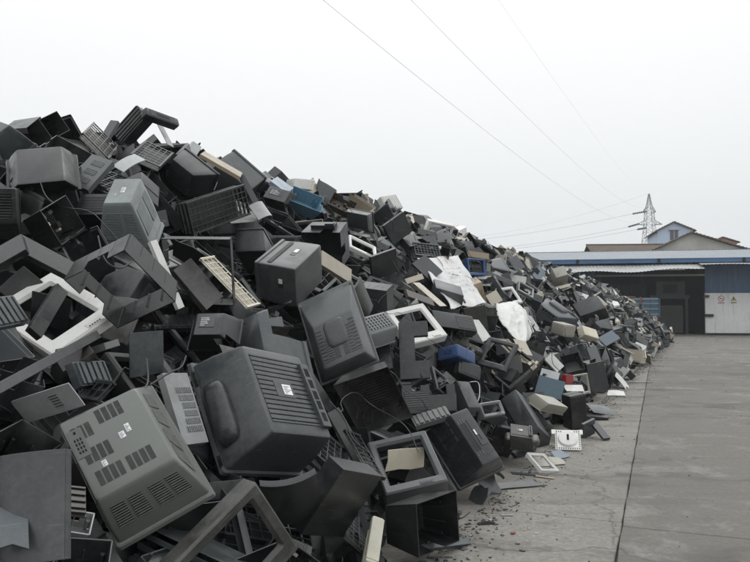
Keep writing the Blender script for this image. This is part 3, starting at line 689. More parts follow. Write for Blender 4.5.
def truck():
    root = link('cargo_truck', None); root.location = at(640, 310, 45.0); root.location.z = 0; root.rotation_euler = (0, 0, R(-24))
    tag(root, 'small truck with blue and white slatted cargo bed parked in the shed mouth', 'truck')
    m = MB(); m.box((-1.6, -.8, .95), (1.1, .8, 1.15)); bed = part(root, 'cargo_bed', m, ['steel_dark'], 0)
    for i in range(6):
        x0 = -1.6 + i * .45
        m = MB(); m.box((x0, -.83, 1.16), (x0 + .42, -.79, 2.35)); part(root, 'side_panel', m, ['truck_blue'], 0)
    for z in (1.3, 1.62, 1.94, 2.22):
        m = MB(); m.box((-1.6, -.87, z), (1.1, -.832, z + .09)); part(root, 'side_rail', m, ['truck_white'], 0)
    for i in range(4): m = MB(); m.box((1.1, -.8 + i * .4, 1.16), (1.14, -.42 + i * .4, 2.3)); part(root, 'tail_panel', m, ['truck_blue'], 0)
    m = MB(); [m.box((x, -.9, 1.05), (x + .12, -.872, 2.4)) for x in (-1.62, .05)]; m.box((-1.6, -.9, 2.36), (-.2, -.82, 2.44)); m.box((-1.6, -.89, 1.0), (1.1, -.84, 1.13)); part(root, 'corner_post', m, ['truck_red'], 0)
    for x in (-1.0, .6):
        m = MB(); m.bar((x, -.75, .45), (x, -.5, .45), .45, 16); wq = part(root, 'wheel', m, ['tyre'])
    m = MB(); m.box((-3.2, -.8, .6), (-1.75, .8, 2.3)); part(root, 'cab', m, ['truck_blue'], 0)
    m = MB(); m.box((-3.0, -.82, 1.5), (-2.0, -.802, 2.15)); part(root, 'cab_window', m, ['window_dark'], 0)
truck()
def gable(name, pxl, pxr, pxp, yl, yp, yb, depth, back, wallm, label, win=None, ov=.35, yaw=-12):
    """a house whose gable end faces the yard"""
    a, b, pk = at(pxl, yl, depth), at(pxr, yl, depth), at(pxp, yp, depth)
    w = b.x - a.x; root = link(name, None); root.location = (a.x, a.y, 0); root.rotation_euler = (0, 0, R(yaw)); tag(root, label, 'house')
    ze, zp, xp = a.z, pk.z, pk.x - a.x
    m = MB(); m.prism([(0, 0, 0), (w, 0, 0), (w, 0, ze), (xp, 0, zp), (0, 0, ze)], (0, back, 0)); part(root, 'wall', m, [wallm], 0)
    for (x0, z0, x1, z1) in ((-ov, ze - ov * (zp - ze) / xp, xp, zp), (w + ov, ze - ov * (zp - ze) / (w - xp), xp, zp)):
        m = MB(); d = Vector((x0 - x1, 0, z0 - z1)); n = Vector((-d.z, 0, d.x)).normalized(); n = n if n.z > 0 else -n
        k = max(3, int(d.length / .3))
        for i in range(k):
            A = Vector((x1, -ov, z1)) + d * (i / k) + n * .03; Bq = Vector((x1, -ov, z1)) + d * ((i + 1.08) / k) + n * .03
            m.prism([A, Bq, Bq + n * .06, A + n * .13], (0, back + 2 * ov, 0))
        part(root, 'roof', m, ['tile_brown'], 0)
    if win:
        x0, x1, z0, z1 = win
        m = MB(); m.box((x0, -.04, z0), (x1, .02, z1)); f = part(root, 'window', m, ['window_dark'], 0)
        m = MB(); m.box((x0 - .15, -.2, z1), (x1 + .15, .01, z1 + .12)); m.box((x0 - .05, -.08, z0 - .08), (x1 + .05, .01, z0)); m.box(((x0 + x1) / 2 - .03, -.06, z0), ((x0 + x1) / 2 + .03, -.041, z1)); link('frame', m.mesh('frame', ['render_grey'], 0), f)
    return root
gable('gabled_house', 654, 737, 689, 250.5, 234, 300, 61, 10, 'render_grey', 'grey rendered house whose broad gable rises right behind the shed roof')
gable('blue_house', 657.5, 690.5, 673, 231, 223, 300, 78, 7, 'blue_wash', 'tall pale blue house with a dark upper window behind the grey gable', win=(1.25, 2.05, 9.0, 10.1), ov=.3)
gable('brick_house', 714, 735, 722, 242.5, 238, 300, 84, 6, 'orange_brick', 'small orange brick house with tiled gable at the right behind the shed', ov=.3)
gable('tiled_house', 743, 775, 757, 251.5, 247, 300, 88, 6, 'orange_brick', 'brown tiled roof just showing at the right edge of the photo', ov=.3)
def longhouse():
    a, b = at(590, 246, 66), at(664, 246, 66); root = link('long_house', None); root.location = (a.x, a.y, 0); root.rotation_euler = (0, 0, R(-5)); w = (b - a).length
    tag(root, 'low house with long brown tiled roof left of the grey gable', 'house')
    m = MB(); m.box((.2, -3.6, 0), (w, 4, 5.6)); part(root, 'wall', m, ['render_grey'], 0)
    m = MB()
    for s in (-1, 1):
        k = 16; d = Vector((0, 4.2 * s, -1.7)); 
        for i in range(k): 
            A = Vector((-.3, 0, a.z)) + d * (i / k); Bq = Vector((-.3, 0, a.z)) + d * ((i + 1.1) / k); n = Vector((0, .38 * s, .92))
            m.prism([A, Bq, Bq + n * .05, A + n * .12], (w + .3, 0, 0))
    part(root, 'roof', m, ['tile_brown'], 0)
    m = MB(); m.box((-.35, -.15, a.z + .04), (w + .05, .15, a.z + .16)); part(root, 'ridge', m, ['tile_brown'], 0)
longhouse()
def tower():
    D = 175.; base = at(650.5, 300, D); root = link('power_pylon', None); root.location = (base.x, base.y, 0); tag(root, 'steel lattice power pylon standing far behind the blue house', 'pylon')
    z = lambda py: at(650, py, D).z
    prof = [(0, 2.6), (z(245), 1.45), (z(227), 1.05), (z(211), .85), (z(203), .45), (z(192), .06)]
    def hw(h): return np.interp(h, [p[0] for p in prof], [p[1] for p in prof])
    H = prof[-1][0]; m = MB()
    cs = ((-1, -1), (1, -1), (1, 1), (-1, 1)); hs = [0]
    while hs[-1] < H - .6: hs.append(min(H - .3, hs[-1] + max(.9, 1.5 * hw(hs[-1]))))
    legs = [MB() for _ in cs]
    for h0, h1 in zip(hs, hs[1:]):
        w0, w1 = hw(h0), hw(h1)
        for i, (sx, sy) in enumerate(cs): legs[i].bar((sx * w0, sy * w0, h0), (sx * w1, sy * w1, h1), .062, 4)
        for i in range(4):
            (ax, ay), (bx, by) = cs[i], cs[(i + 1) % 4]
            m.bar((ax * w0, ay * w0, h0), (bx * w1, by * w1, h1), .035, 4); m.bar((bx * w0, by * w0, h0), (ax * w1, ay * w1, h1), .035, 4); m.bar((ax * w1, ay * w1, h1), (bx * w1, by * w1, h1), .03, 4)
    for l in legs: part(root, 'leg', l, ['tower_steel'], 0)
    part(root, 'bracing', m, ['tower_steel'], 0)
    for sx in (-1, 1):
        for py, ln in ((224, 3.1), (211.5, 1.6)):
            m = MB(); h = z(py); w = hw(h); tip = (sx * ln, 0, h)
            for sy in (-1, 1): m.bar((sx * w, sy * w, h - .1), tip, .07, 4); m.bar((sx * w * .9, sy * w * .9, h + 1.0), tip, .06, 4)
            for t in (.35, .65): m.bar((sx * (w + (ln - w) * t), 0, h - .05), (sx * (w + (ln - w) * t), 0, h + (1 - t)), .05, 4)
            part(root, 'cross_arm', m, ['tower_steel'], 0)
    ins = []
    def insulator(p, q, n=7):
        mm = MB(); p, q = Vector(p), Vector(q)
        for i in range(n): a = p.lerp(q, i / n); b = p.lerp(q, (i + .7) / n); mm.bar(a - root.location, b - root.location, .26, 8, 0, .14)
        part(root, 'insulator', mm, ['window_dark'])
    def cable(p, q, sag, label, r, n=40, name='power_line'):
        p, q = Vector(p), Vector(q); mm = MB(); pts = [p.lerp(q, i / n) - Vector((0, 0, sag * 4 * (i / n) * (1 - i / n))) for i in range(n + 1)]
        for a, b in zip(pts, pts[1:]): mm.bar(a, b, r, 5)
        tag(link(name, mm.mesh(name, ['line_grey'])), label, 'power line', 'power lines from the pylon')
    # three lines come over the yard towards the camera, the lower ones leave to the left
    E = lambda px, py, d: at(px, py, d)
    def ext(a, b, k): return a + (b - a) * k
    for (p, q, sag, lab, r) in (((634, 223), (323, 0), 2.4, 'long power line crossing the sky from upper middle, lowest of the three overhead', .007), ((642, 208), (411, 0), 2.2, 'middle of the three power lines crossing the sky', .006), ((648, 193), (495, -5), 1.8, 'faint highest power line running up to the top edge right of the other two', .003)):
        a, b = E(*p, D - 2), E(*q, 26) + Vector((0, 0, .383 * sag)); cable(a, ext(a, b, 1.12), sag, lab, r * 1.0)
    for (p, q, ie, sag, lab) in (((650 - 4, 211.5), (440, 243), (632, 214), 1.0, 'upper faint power line leaving the pylon to the left'), ((638.5, 224), (440, 252), (628, 227), 1.2, 'power line leaving the left cross arm of the pylon'), ((646, 228), (440, 255), (637, 229.5), 1.0, 'lowest faint power line leaving the pylon to the left'), ((650, 193), (440, 240), None, 2.2, 'thin faint line from the pylon tip to the left')):
        a, b = E(*p, D), E(*q, D + 60); k = a + (b - a) * .05
        if ie: insulator(a, E(*ie, D + 3)); a = E(*ie, D + 3)
        cable(a, b, sag, lab, .026 if ie else .014)
tower()
def heap_core():
    ns, npp = 170, 60; mb = MB(); g = random.Random(5); vs = []; fs = []
    for i in range(ns + 1):
        s = -11 + 53 * i / ns
        for j in range(npp + 1):
            p = -.15 + 13.5 * j / npp; z = max(heap_h(s, max(p, .001)) - .42, -.135) if p > 0 else -.135
            x, y = sp_xy(s, p); k = .12 if z > -.1 else 0
            vs.append((x + g.uniform(-k, k), y + g.uniform(-k, k), z + g.uniform(-k, k) * .8))
    for i in range(ns):
        for j in range(npp): a = i * (npp + 1) + j; fs.append((a, a + 1, a + npp + 2, a + npp + 1))
    mb.add(vs, fs); link('scrap_heap', mb.mesh('scrap_heap', ['black'], 0), kind='structure')
    # shattered small plastic that fills the gaps between the pieces one can tell apart
    mb = MB(); mats = ['black', 'charcoal', 'charcoal2', 'slate', 'dark', 'grey', 'dark2', 'ltgrey', 'beige']
    for i in range(9000):
        s = -8 + 49 * g.random() ** 1.15; p = g.uniform(.05, 5.2); x, y = sp_xy(s, p); c = Vector((x, y, heap_h(s, p))) - PN * g.uniform(.12, .42)
        if c.z < 0: continue
        q = Quaternion((g.gauss(0, 1), g.gauss(0, 1), g.gauss(0, 1), g.gauss(0, 1))).normalized(); sx, sy = g.uniform(.05, .2), g.uniform(.04, .14)
        poly = [c + q @ Vector((a * sx * g.uniform(.7, 1.1), b * sy * g.uniform(.7, 1.1), 0)) for a, b in ((-1, -1), (1, -1), (1, 1), (-1, 1))]
        mb.prism(poly, q @ Vector((0, 0, g.choice((.005, .005, .04)))), g.choices(range(9), (5, 6, 6, 5, 5, 3, 4, 1, .6))[0])
    link('scrap_debris', mb.mesh('scrap_debris', mats, 0), kind='stuff')
heap_core()
# ================================================================== THE PIECES ONE CAN TELL APART (place, turn, size, shape, look, label)
HEROES = [
    ('television_back_cover', 'shell', 'olivelt', (-1.099, 3.395, 0.9), (0.1468, 0.2703, -0.2798, -0.9095), (0.459, 0.68, 0.252), (0.761, 0.604, 0.052, 0.009), {'vents': 'wide', 'mir': 1}, 'wide olive grey television back cover with rows of slanted vents and small white stickers', 'television cover', 'wide olive grey television back'),
    ('television_back_cover', 'shell', 'slate', (-0.769, 4.334, 0.943), (0.4365, 0.0566, -0.3303, -0.835), (0.634, 0.73, 0.331), (0.762, 0.794, -0.051, -0.004), {'vents': 'ribs', 'mir': 1}, 'large slate grey television back cover with ribbed rear and one square white sticker', 'television cover', 'large ribbed slate television back'),
    ('monitor_back_cover', 'shell', 'greenlt', (-1.832, 5.471, 2.129), (0.0359, 0.007, 0.3547, 0.9343), (0.435, 0.311, 0.4), (0.465, 0.907, -0.031, 0.088), {'vents': 'monitor', 'mir': 1}, 'pale grey green monitor back standing upright with two tall side vents below its top', 'monitor cover', 'pale grey green monitor back'),
    ('monitor_back_cover', 'shell', 'grey', (-0.936, 6.509, 1.967), (0.5627, 0.1415, 0.1914, -0.7917), (0.553, 0.372, 0.371), (1.028, 0.982, -0.024, -0.022), {'vents': 'sticker', 'mir': 1}, 'grey monitor back with rounded oval on its side and a blue white sticker', 'monitor cover', 'grey monitor back with blue sticker'),
    ('television_back_cover', 'shell', 'grey', (-0.311, 5.951, 1.424), (0.111, -0.1833, 0.2351, 0.948), (0.511, 0.803, 0.143), (0.682, 0.489, -0.021, -0.147), {'vents': 'fan', 'flare': 1, 'mir': 1}, 'grey television back with two fan shaped fields of vents divided by a smooth wedge', 'television cover', 'grey television back with fan vents'),
    ('television_back_cover', 'shell', 'slate2', (-0.72, 5.428, 1.266), (0.2102, -0.1736, 0.1967, 0.9418), (0.509, 0.742, 0.327), (0.445, 0.412, 0.016, 0.058), {}, 'smooth grey flared television back with long straight rim leaning against the fan vented cover', 'television cover', 'smooth flared television back'),
    ('monitor_back_cover', 'shell', 'dark', (-1.085, 4.972, 1.429), (0.0035, -0.008, 0.3741, 0.9274), (0.353, 0.282, 0.21), (0.499, 0.682, -0.003, -0.09), {'vents': 'labelplate', 'mir': 1}, 'dark monitor back with printed plate on top and a slotted flange to its side', 'monitor cover', 'dark monitor back with printed plate'),
    ('screen_frame', 'bezel', 'white', (-1.848, 4.182, 1.601), (0.8076, -0.3777, -0.4184, 0.1734), (0.456, 0.649, 0.07), (1.0, 1.0, 0.0, 0.0), {'bw': 0.16}, 'big white screen frame lying half buried among the black trays on the left', 'screen frame', 'big white screen frame'),
    ('plastic_tray', 'tray', 'black', (-1.363, 3.906, 1.702), (0.9, 0.3627, -0.2315, -0.0694), (0.405, 0.416, 0.16), (0.95, 0.95, 0.0, 0.0), {'notch': 1, 'nofloor': 1}, 'open black tray with stepped cut-out wall lying over the big white frame', 'plastic tray', 'open black tray'),
    ('casing_wall', 'panel', 'black', (-1.851, 4.121, 1.9), (0.8485, -0.4239, 0.1401, 0.2843), (0.366, 0.132, 0.03), (1.0, 1.0, 0.0, 0.0), {}, 'long black casing wall slanting above the big white screen frame', 'casing wall', 'black casing wall'),
    ('casing_wall', 'panel', 'black', (-1.989, 3.874, 1.9), (0.8733, -0.3867, -0.2947, -0.031), (0.25, 0.178, 0.03), (1.0, 1.0, 0.0, 0.0), {}, 'black casing wall cut off by the photo edge above the big white frame', 'casing wall', 'black wall at the photo edge'),
    ('plastic_strip', 'panel', 'grey', (-1.521, 3.428, 1.366), (0.763, -0.1034, -0.2546, 0.585), (0.832, 0.045, 0.03), (1.0, 1.0, 0.0, 0.0), {}, 'long straight grey strip slanting across the lower white frame corner', 'plastic strip', 'long slanting grey strip'),
    ('plastic_strip', 'panel', 'white', (-1.413, 4.961, 1.842), (0.8569, -0.0214, -0.1946, 0.4768), (0.059, 0.495, 0.025), (1.0, 1.0, 0.0, 0.0), {}, 'narrow white strip standing nearly upright beside the open black tray', 'plastic strip', 'upright white strip'),
    ('plastic_sheet', 'panel', 'grey3b', (-2.283, 5.799, 2.708), (0.9392, -0.2781, 0.195, -0.0502), (0.202, 0.342, 0.05), (1.0, 1.0, 0.0, 0.0), {'feat': 'patch3'}, 'grey green panel with three square patches of fine vents', 'plastic panel', 'panel with three vent patches'),
    ('plastic_strip', 'panel', 'grey', (-2.757, 7.377, 3.372), (0.9554, -0.255, 0.1075, -0.103), (0.093, 0.448, 0.04), (1.0, 1.0, 0.0, 0.0), {}, 'short grey strip leaning between two dark casings near the crest', 'plastic strip', 'leaning grey strip on the crest'),
    ('plastic_casing', 'box', 'charcoal', (-2.656, 7.794, 3.606), (0.9105, -0.1367, -0.3679, -0.1303), (0.411, 0.213, 0.15), (1.0, 1.0, 0.0, 0.0), {'feat': 'ribs'}, 'dark ribbed casing sticking up at the highest point of the heap', 'plastic casing', 'dark ribbed casing on the top'),
    ('plastic_bar', 'box', 'charcoal', (-2.306, 7.847, 3.7), (0.8674, -0.2115, -0.0581, 0.4467), (0.434, 0.104, 0.1), (1.0, 1.0, 0.0, 0.0), {}, 'dark hollow bar lying level on top of the heap against the sky', 'plastic bar', 'dark bar against the sky'),
    ('plastic_sheet', 'panel', 'ltgrey', (-2.323, 7.982, 3.544), (0.7928, -0.2917, -0.1087, 0.524), (0.105, 0.369, 0.02), (1.0, 1.0, 0.0, 0.0), {}, 'thin pale panel standing under the dark bar at the top', 'plastic panel', 'thin pale panel at the top'),
    ('gridded_tray', 'lattice', 'charcoal', (-2.148, 6.989, 3.112), (0.7111, -0.2148, -0.5047, 0.4398), (0.367, 0.273, 0.06), (1.0, 1.0, 0.0, 0.0), {}, 'dark gridded tray with pale rim just under the top of the heap', 'gridded tray', 'gridded tray with pale rim'),
    ('monitor_back_cover', 'shell', 'charcoal2', (-1.81, 7.377, 2.984), (0.1256, 0.3042, -0.314, 0.8906), (0.455, 0.369, 0.28), (0.579, 0.741, 0.033, 0.053), {'mir': 1}, 'dark glossy monitor back sloping down from the skyline above the gridded basket', 'monitor cover', 'dark glossy monitor back'),
    ('gridded_basket', 'lattice', 'black', (-1.429, 6.684, 2.53), (0.8851, 0.1166, -0.1473, 0.4257), (0.692, 0.273, 0.16), (1.0, 1.0, 0.0, 0.0), {}, 'wide black basket with a fine grid of square holes', 'gridded basket', 'black gridded basket'),
    ('plastic_strip', 'panel', 'tan', (-1.607, 7.612, 3.137), (0.6068, -0.2419, -0.4557, 0.6046), (0.576, 0.456, 0.03), (1.0, 1.0, 0.0, 0.0), {}, 'tan strip running down the slope from the skyline', 'plastic strip', 'tan strip on the skyline'),
    ('plastic_strip', 'panel', 'grey', (-1.371, 7.887, 2.911), (0.9644, -0.0643, -0.2429, 0.0828), (0.065, 0.356, 0.03), (1.0, 1.0, 0.0, 0.0), {}, 'short grey strip continuing below the end of the tan strip', 'plastic strip', 'grey strip below the tan strip'),
    ('television_back_cover', 'shell', 'grey', (-1.635, 8.967, 3.266), (0.0813, 0.3409, -0.3279, 0.8773), (0.536, 0.45, 0.358), (0.965, 0.799, 0.009, -0.001), {'mir': 1}, 'grey television back with thick rim standing against the sky left of the blue covers', 'television cover', 'grey television back on the skyline'),
    ('monitor_back_cover', 'shell', 'grey', (-1.139, 8.738, 2.918), (0.1133, 0.1811, 0.252, 0.9438), (0.303, 0.283, 0.239), (0.959, 0.628, -0.061, -0.086), {'vents': 'labelplate', 'mir': 1}, 'small grey monitor back with printed plate just below the skyline blue covers', 'monitor cover', 'small grey monitor back'),
    ('plastic_cover', 'tray', 'teal2', (-0.882, 9.46, 3.047), (0.9171, -0.3254, 0.0992, 0.208), (0.434, 0.294, 0.2), (0.8, 0.8, 0.0, 0.0), {}, 'teal blue plastic cover sitting on the skyline under a white box', 'plastic cover', 'teal blue cover'),
    ('plastic_cover', 'panel', 'bluegrey', (-1.155, 9.032, 3.161), (0.6997, -0.2283, -0.4007, 0.5457), (0.398, 0.25, 0.05), (1.0, 1.0, 0.0, 0.0), {}, 'light blue flat cover behind the teal blue one on the skyline', 'plastic cover', 'light blue flat cover'),
    ('plastic_cover', 'shell', 'white', (-0.999, 10.843, 3.455), (0.5012, 0.0779, 0.0485, 0.8605), (0.383, 0.167, 0.292), (0.874, 0.838, -0.002, -0.036), {'mir': 1}, 'white box shaped cover highest behind the teal blue cover', 'plastic cover', 'white box on the skyline'),
    ('metal_chassis', 'tray', 'brown', (-0.479, 10.791, 3.188), (0.9347, -0.2747, 0.2116, 0.0775), (0.391, 0.255, 0.14), (0.9, 0.9, 0.0, 0.0), {'feat': 'innards'}, 'brown grey metal chassis with bare innards sitting on the skyline', 'metal chassis', 'brown metal chassis'),
    ('television_casing', 'tray', 'charcoal2', (-0.595, 8.151, 2.274), (0.9729, 0.2014, -0.0084, -0.1131), (0.457, 0.408, 0.31), (0.923, 1.005, 0.02, 0.027), {'feat': 'handle'}, 'dark television casing with raised block on top, its open side facing out', 'television casing', 'dark casing with raised block'),
    ('plastic_cover', 'shell', 'charcoal2', (-0.196, 10.418, 2.882), (0.284, 0.0419, -0.2555, 0.9232), (0.441, 0.333, 0.21), (0.797, 0.71, -0.08, 0.087), {'mir': 1}, 'dark curved cover with a crease behind the white arched frame', 'plastic cover', 'dark creased cover'),
    ('screen_frame', 'bezel', 'white', (-0.147, 9.347, 2.416), (0.854, -0.4454, 0.0946, 0.2517), (0.407, 0.31, 0.06), (1.0, 1.0, 0.0, 0.0), {'bw': 0.12}, 'white arched screen frame lying almost edge on in the upper middle', 'screen frame', 'white arched frame'),
    ('plastic_sheet', 'panel', 'charcoal', (0.122, 9.242, 2.177), (0.9318, 0.2099, -0.1121, 0.2741), (0.39, 0.323, 0.04), (1.0, 1.0, 0.0, 0.0), {}, 'plain dark sheet propped upright right of the white arched frame', 'plastic panel', 'plain dark upright sheet'),
    ('television_back_cover', 'shell', 'charcoal2', (0.242, 12.601, 3.17), (0.5448, 0.7566, -0.3397, 0.1243), (0.322, 0.339, 0.249), (1.129, 0.799, 0.026, -0.002), {'vents': 'ribs'}, 'dark television back with ribbed face on the skyline before the white ribbed box', 'television cover', 'dark ribbed back on the skyline'),
    ('plastic_sheet', 'panel', 'charcoal2', (0.383, 11.922, 2.936), (0.9219, 0.1705, -0.2735, 0.2151), (0.429, 0.377, 0.06), (1.0, 1.0, 0.0, 0.0), {}, 'dark square sheet tilted just under the white ribbed box', 'plastic panel', 'dark tilted sheet'),
    ('plastic_box', 'panel', 'white2', (0.32, 13.808, 3.65), (0.9072, -0.1807, -0.1841, 0.3323), (0.424, 0.308, 0.12), (1.0, 1.0, 0.0, 0.0), {'feat': 'ribs'}, 'off white ribbed box standing out on the skyline', 'plastic box', 'off white ribbed box'),
    ('plastic_sheet', 'panel', 'beige', (-0.401, 7.702, 2.053), (0.8671, -0.1971, 0.1031, 0.4457), (0.505, 0.171, 0.05), (1.0, 1.0, 0.0, 0.0), {}, 'long pale beige panel wedged behind the grey monitor with blue sticker', 'plastic panel', 'long pale beige panel'),
    ('plastic_sheet', 'panel', 'olive2', (-0.222, 7.166, 1.694), (0.9214, 0.2652, -0.2255, 0.1726), (0.345, 0.365, 0.03), (1.0, 1.0, 0.0, 0.0), {'bent': 0.12}, 'dark olive curved sheet rising like a fin behind the fan vented cover', 'plastic sheet', 'dark olive fin'),
    ('plastic_casing', 'shell', 'grey3', (0.011, 7.011, 1.35), (0.3542, 0.2323, -0.3201, -0.8474), (0.332, 0.261, 0.107), (1.23, 0.813, -0.022, 0.073), {'vents': 'slots', 'mir': 1}, 'light grey casing with rows of slots next to the fan vented cover', 'plastic casing', 'light grey slotted casing'),
    ('screen_frame', 'bezel', 'white', (0.451, 7.908, 1.463), (0.8905, -0.3537, -0.1881, 0.2156), (0.511, 0.517, 0.1), (1.0, 1.0, 0.0, 0.0), {'bw': 0.14}, 'white screen frame around a black hole behind the dark C shaped plate', 'screen frame', 'white frame with black hole'),
    ('front_plate', 'cplate', 'slate', (0.379, 7.155, 1.213), (0.9833, -0.1629, -0.0248, -0.0768), (0.282, 0.576, 0.05), (1.0, 1.0, 0.0, 0.0), {}, 'dark grey C shaped front plate standing upright on the black vented box', 'front plate', 'dark C shaped plate'),
    ('plastic_casing', 'shell', 'black', (0.41, 6.519, 0.89), (0.4383, -0.8587, -0.2341, 0.1256), (0.604, 0.302, 0.268), (0.925, 0.909, -0.046, 0.056), {'vents': 'blackvents'}, 'black box with horizontal vent slots under the C shaped plate', 'plastic casing', 'black vented box'),
    ('plastic_box', 'box', 'blue', (0.789, 7.924, 1.144), (0.917, -0.1966, -0.0452, -0.344), (0.27, 0.148, 0.338), (1.0, 1.0, 0.0, -0.0), {}, 'bright blue plastic box half hidden behind a dark block', 'plastic box', 'bright blue box'),
    ('plastic_block', 'box', 'dark', (1.034, 7.961, 0.956), (0.936, -0.2034, 0.1227, 0.2597), (0.306, 0.172, 0.1), (1.0, 1.0, 0.0, 0.0), {}, 'small dark block lying against the bright blue box', 'plastic block', 'dark block by the blue box'),
    ('television_back_cover', 'shell', 'dark2', (0.933, 9.209, 1.405), (0.2684, 0.0237, -0.3178, -0.9091), (0.684, 0.29, 0.201), (0.92, 0.837, 0.07, -0.083), {'vents': 'blackvents', 'mir': 1}, 'long dark television back lying below the silver crumpled box', 'television cover', 'long dark television back'),
    ('fibre_board', 'panel', 'brownblk', (1.396, 10.033, 1.442), (0.9846, 0.0383, -0.0779, 0.1518), (0.321, 0.418, 0.03), (1.0, 1.0, 0.0, 0.0), {}, 'dark brown board standing upright below the big white sack', 'board', 'dark brown upright board'),
    ('screen_frame', 'bezel', 'slate', (1.539, 9.237, 1.05), (0.9134, -0.2213, 0.1794, -0.2908), (0.418, 0.402, 0.05), (1.0, 1.0, 0.0, 0.0), {'bw': 0.13}, 'slate grey screen frame tilted over a larger black frame', 'screen frame', 'slate grey screen frame'),
    ('screen_frame', 'bezel', 'black', (1.765, 9.28, 0.862), (0.867, -0.3717, -0.3319, -0.0007), (0.528, 0.389, 0.09), (1.0, 1.0, 0.0, 0.0), {'bw': 0.1, 'feat': 'boards'}, 'black screen frame with bits of cream circuit board at its corners', 'screen frame', 'black frame with circuit bits'),
    ('plastic_sheet', 'panel', 'charcoal2', (0.771, 10.686, 2.225), (0.8742, -0.2225, -0.3257, 0.2833), (0.327, 0.366, 0.04), (1.0, 1.0, 0.0, 0.0), {}, 'dark flat plate overlapping the upper corner of the big white sack', 'plastic panel', 'dark plate on the white sack'),
    ('metal_box', 'shell', 'silver', (1.023, 10.476, 1.744), (0.1563, -0.0624, -0.5003, -0.8493), (0.444, 0.32, 0.229), (0.95, 0.879, 0.061, -0.052), {'mir': 1}, 'dull silver grey box lying on the foot of the big white sack', 'box', 'dull silver box'),
    ('plastic_bar', 'panel', 'beige', (0.525, 9.664, 2.015), (0.9355, -0.1388, -0.1827, 0.2689), (0.298, 0.075, 0.04), (1.0, 1.0, 0.0, 0.0), {}, 'short beige bar lying left of the silver box', 'plastic bar', 'short beige bar'),
    ('plastic_strip', 'panel', 'beige', (0.704, 9.41, 1.806), (0.8215, -0.4384, -0.1819, 0.3159), (0.13, 0.565, 0.02), (1.0, 1.0, 0.0, 0.0), {}, 'cracked beige strip sloping down under the silver box', 'plastic strip', 'cracked beige strip'),
    ('plastic_bar', 'panel', 'brown', (0.555, 8.906, 1.752), (0.8704, -0.34, 0.0055, 0.3561), (0.454, 0.117, 0.04), (1.0, 1.0, 0.0, 0.0), {}, 'brown grey bar lying under the beige strips', 'plastic bar', 'brown grey bar'),
    ('plastic_scrap', 'panel', 'beige', (2.152, 10.629, 1.059), (0.8764, -0.3092, -0.0468, 0.3663), (0.296, 0.259, 0.02), (1.0, 1.0, 0.0, 0.0), {}, 'pale beige triangular scrap between the small white sack and the black frame', 'plastic scrap', 'pale beige triangle'),
    ('screen_frame', 'bezel', 'white', (2.518, 13.643, 1.877), (0.911, -0.2984, -0.1477, 0.2434), (0.429, 0.398, 0.06), (1.0, 1.0, 0.0, 0.0), {'bw': 0.13}, 'white rounded screen frame right of the big white sack', 'screen frame', 'white rounded frame'),
    ('screen_frame', 'bezel', 'ltgrey', (3.322, 15.977, 2.055), (0.9125, -0.3099, 0.182, 0.1955), (0.407, 0.292, 0.1), (1.0, 1.0, 0.0, 0.0), {'bw': 0.12}, 'grey screen frame with bright edge further up than the rounded white frame', 'screen frame', 'bright edged grey frame'),
    ('television_back_cover', 'shell', 'grey3', (4.007, 16.324, 1.309), (0.3378, -0.4469, 0.1062, 0.8215), (0.903, 0.882, 0.432), (0.791, 0.559, 0.005, 0.083), {'vents': 'ribs', 'mir': 1}, 'grey ribbed television back with bright rim in the middle distance', 'television cover', 'grey ribbed back with bright rim'),
    ('speaker_box', 'box', 'beigegrey', (3.854, 14.482, 1.182), (0.9675, 0.0779, 0.0595, 0.2329), (0.304, 0.245, 0.367), (1.0, 1.0, -0.0, 0.0), {}, 'beige and grey speaker box in the middle distance', 'speaker box', 'beige grey speaker box'),
    ('plastic_box', 'box', 'cream', (5.082, 17.203, 1.083), (0.9099, -0.3333, 0.0563, 0.2405), (0.44, 0.282, 0.2), (1.0, 1.0, 0.0, 0.0), {'plain': 1}, 'cream plastic box right of the beige grey speaker', 'plastic box', 'cream plastic box'),
    ('plastic_sheet', 'panel', 'white2', (2.827, 11.523, 0.77), (0.8606, -0.2957, 0.4139, 0.0249), (0.274, 0.197, 0.03), (1.0, 1.0, 0.0, 0.0), {}, 'white flat slab lying above the teal panel', 'plastic slab', 'white slab above the teal panel'),
    ('plastic_strip', 'panel', 'ltgrey', (2.525, 10.563, 0.678), (0.9422, -0.277, 0.1626, -0.0956), (0.265, 0.12, 0.05), (1.0, 1.0, 0.0, 0.0), {}, 'pale strip resting on the upper edge of the teal panel', 'plastic strip', 'pale strip on the teal panel'),
    ('plastic_sheet', 'panel', 'teal', (2.367, 9.912, 0.554), (0.9342, -0.3003, 0.1608, -0.1063), (0.356, 0.295, 0.04), (1.0, 1.0, 0.0, 0.0), {}, 'flat teal panel facing the yard above the beige cover', 'plastic panel', 'teal panel'),
    ('plastic_cover', 'shell', 'beige2', (2.132, 9.302, 0.367), (0.3078, 0.0903, -0.5549, -0.7676), (0.448, 0.314, 0.143), (0.807, 0.895, 0.016, -0.086), {'mir': 1}, 'creased grey beige cover just below the teal panel', 'plastic cover', 'grey beige cover'),
    ('plastic_box', 'box', 'red', (2.963, 11.142, 0.536), (0.9769, -0.0752, 0.0637, 0.1896), (0.139, 0.171, 0.12), (1.0, 1.0, 0.0, 0.0), {'plain': 1}, 'small bright red box right of the teal panel', 'plastic box', 'small red box'),
    ('frame_piece', 'bezel', 'beigegrey', (3.279, 11.586, 0.427), (0.9766, -0.056, -0.0595, 0.1991), (0.289, 0.327, 0.04), (1.0, 1.0, 0.0, 0.0), {'bw': 0.1}, 'thin beige frame standing right of the small red box', 'frame', 'thin beige frame'),
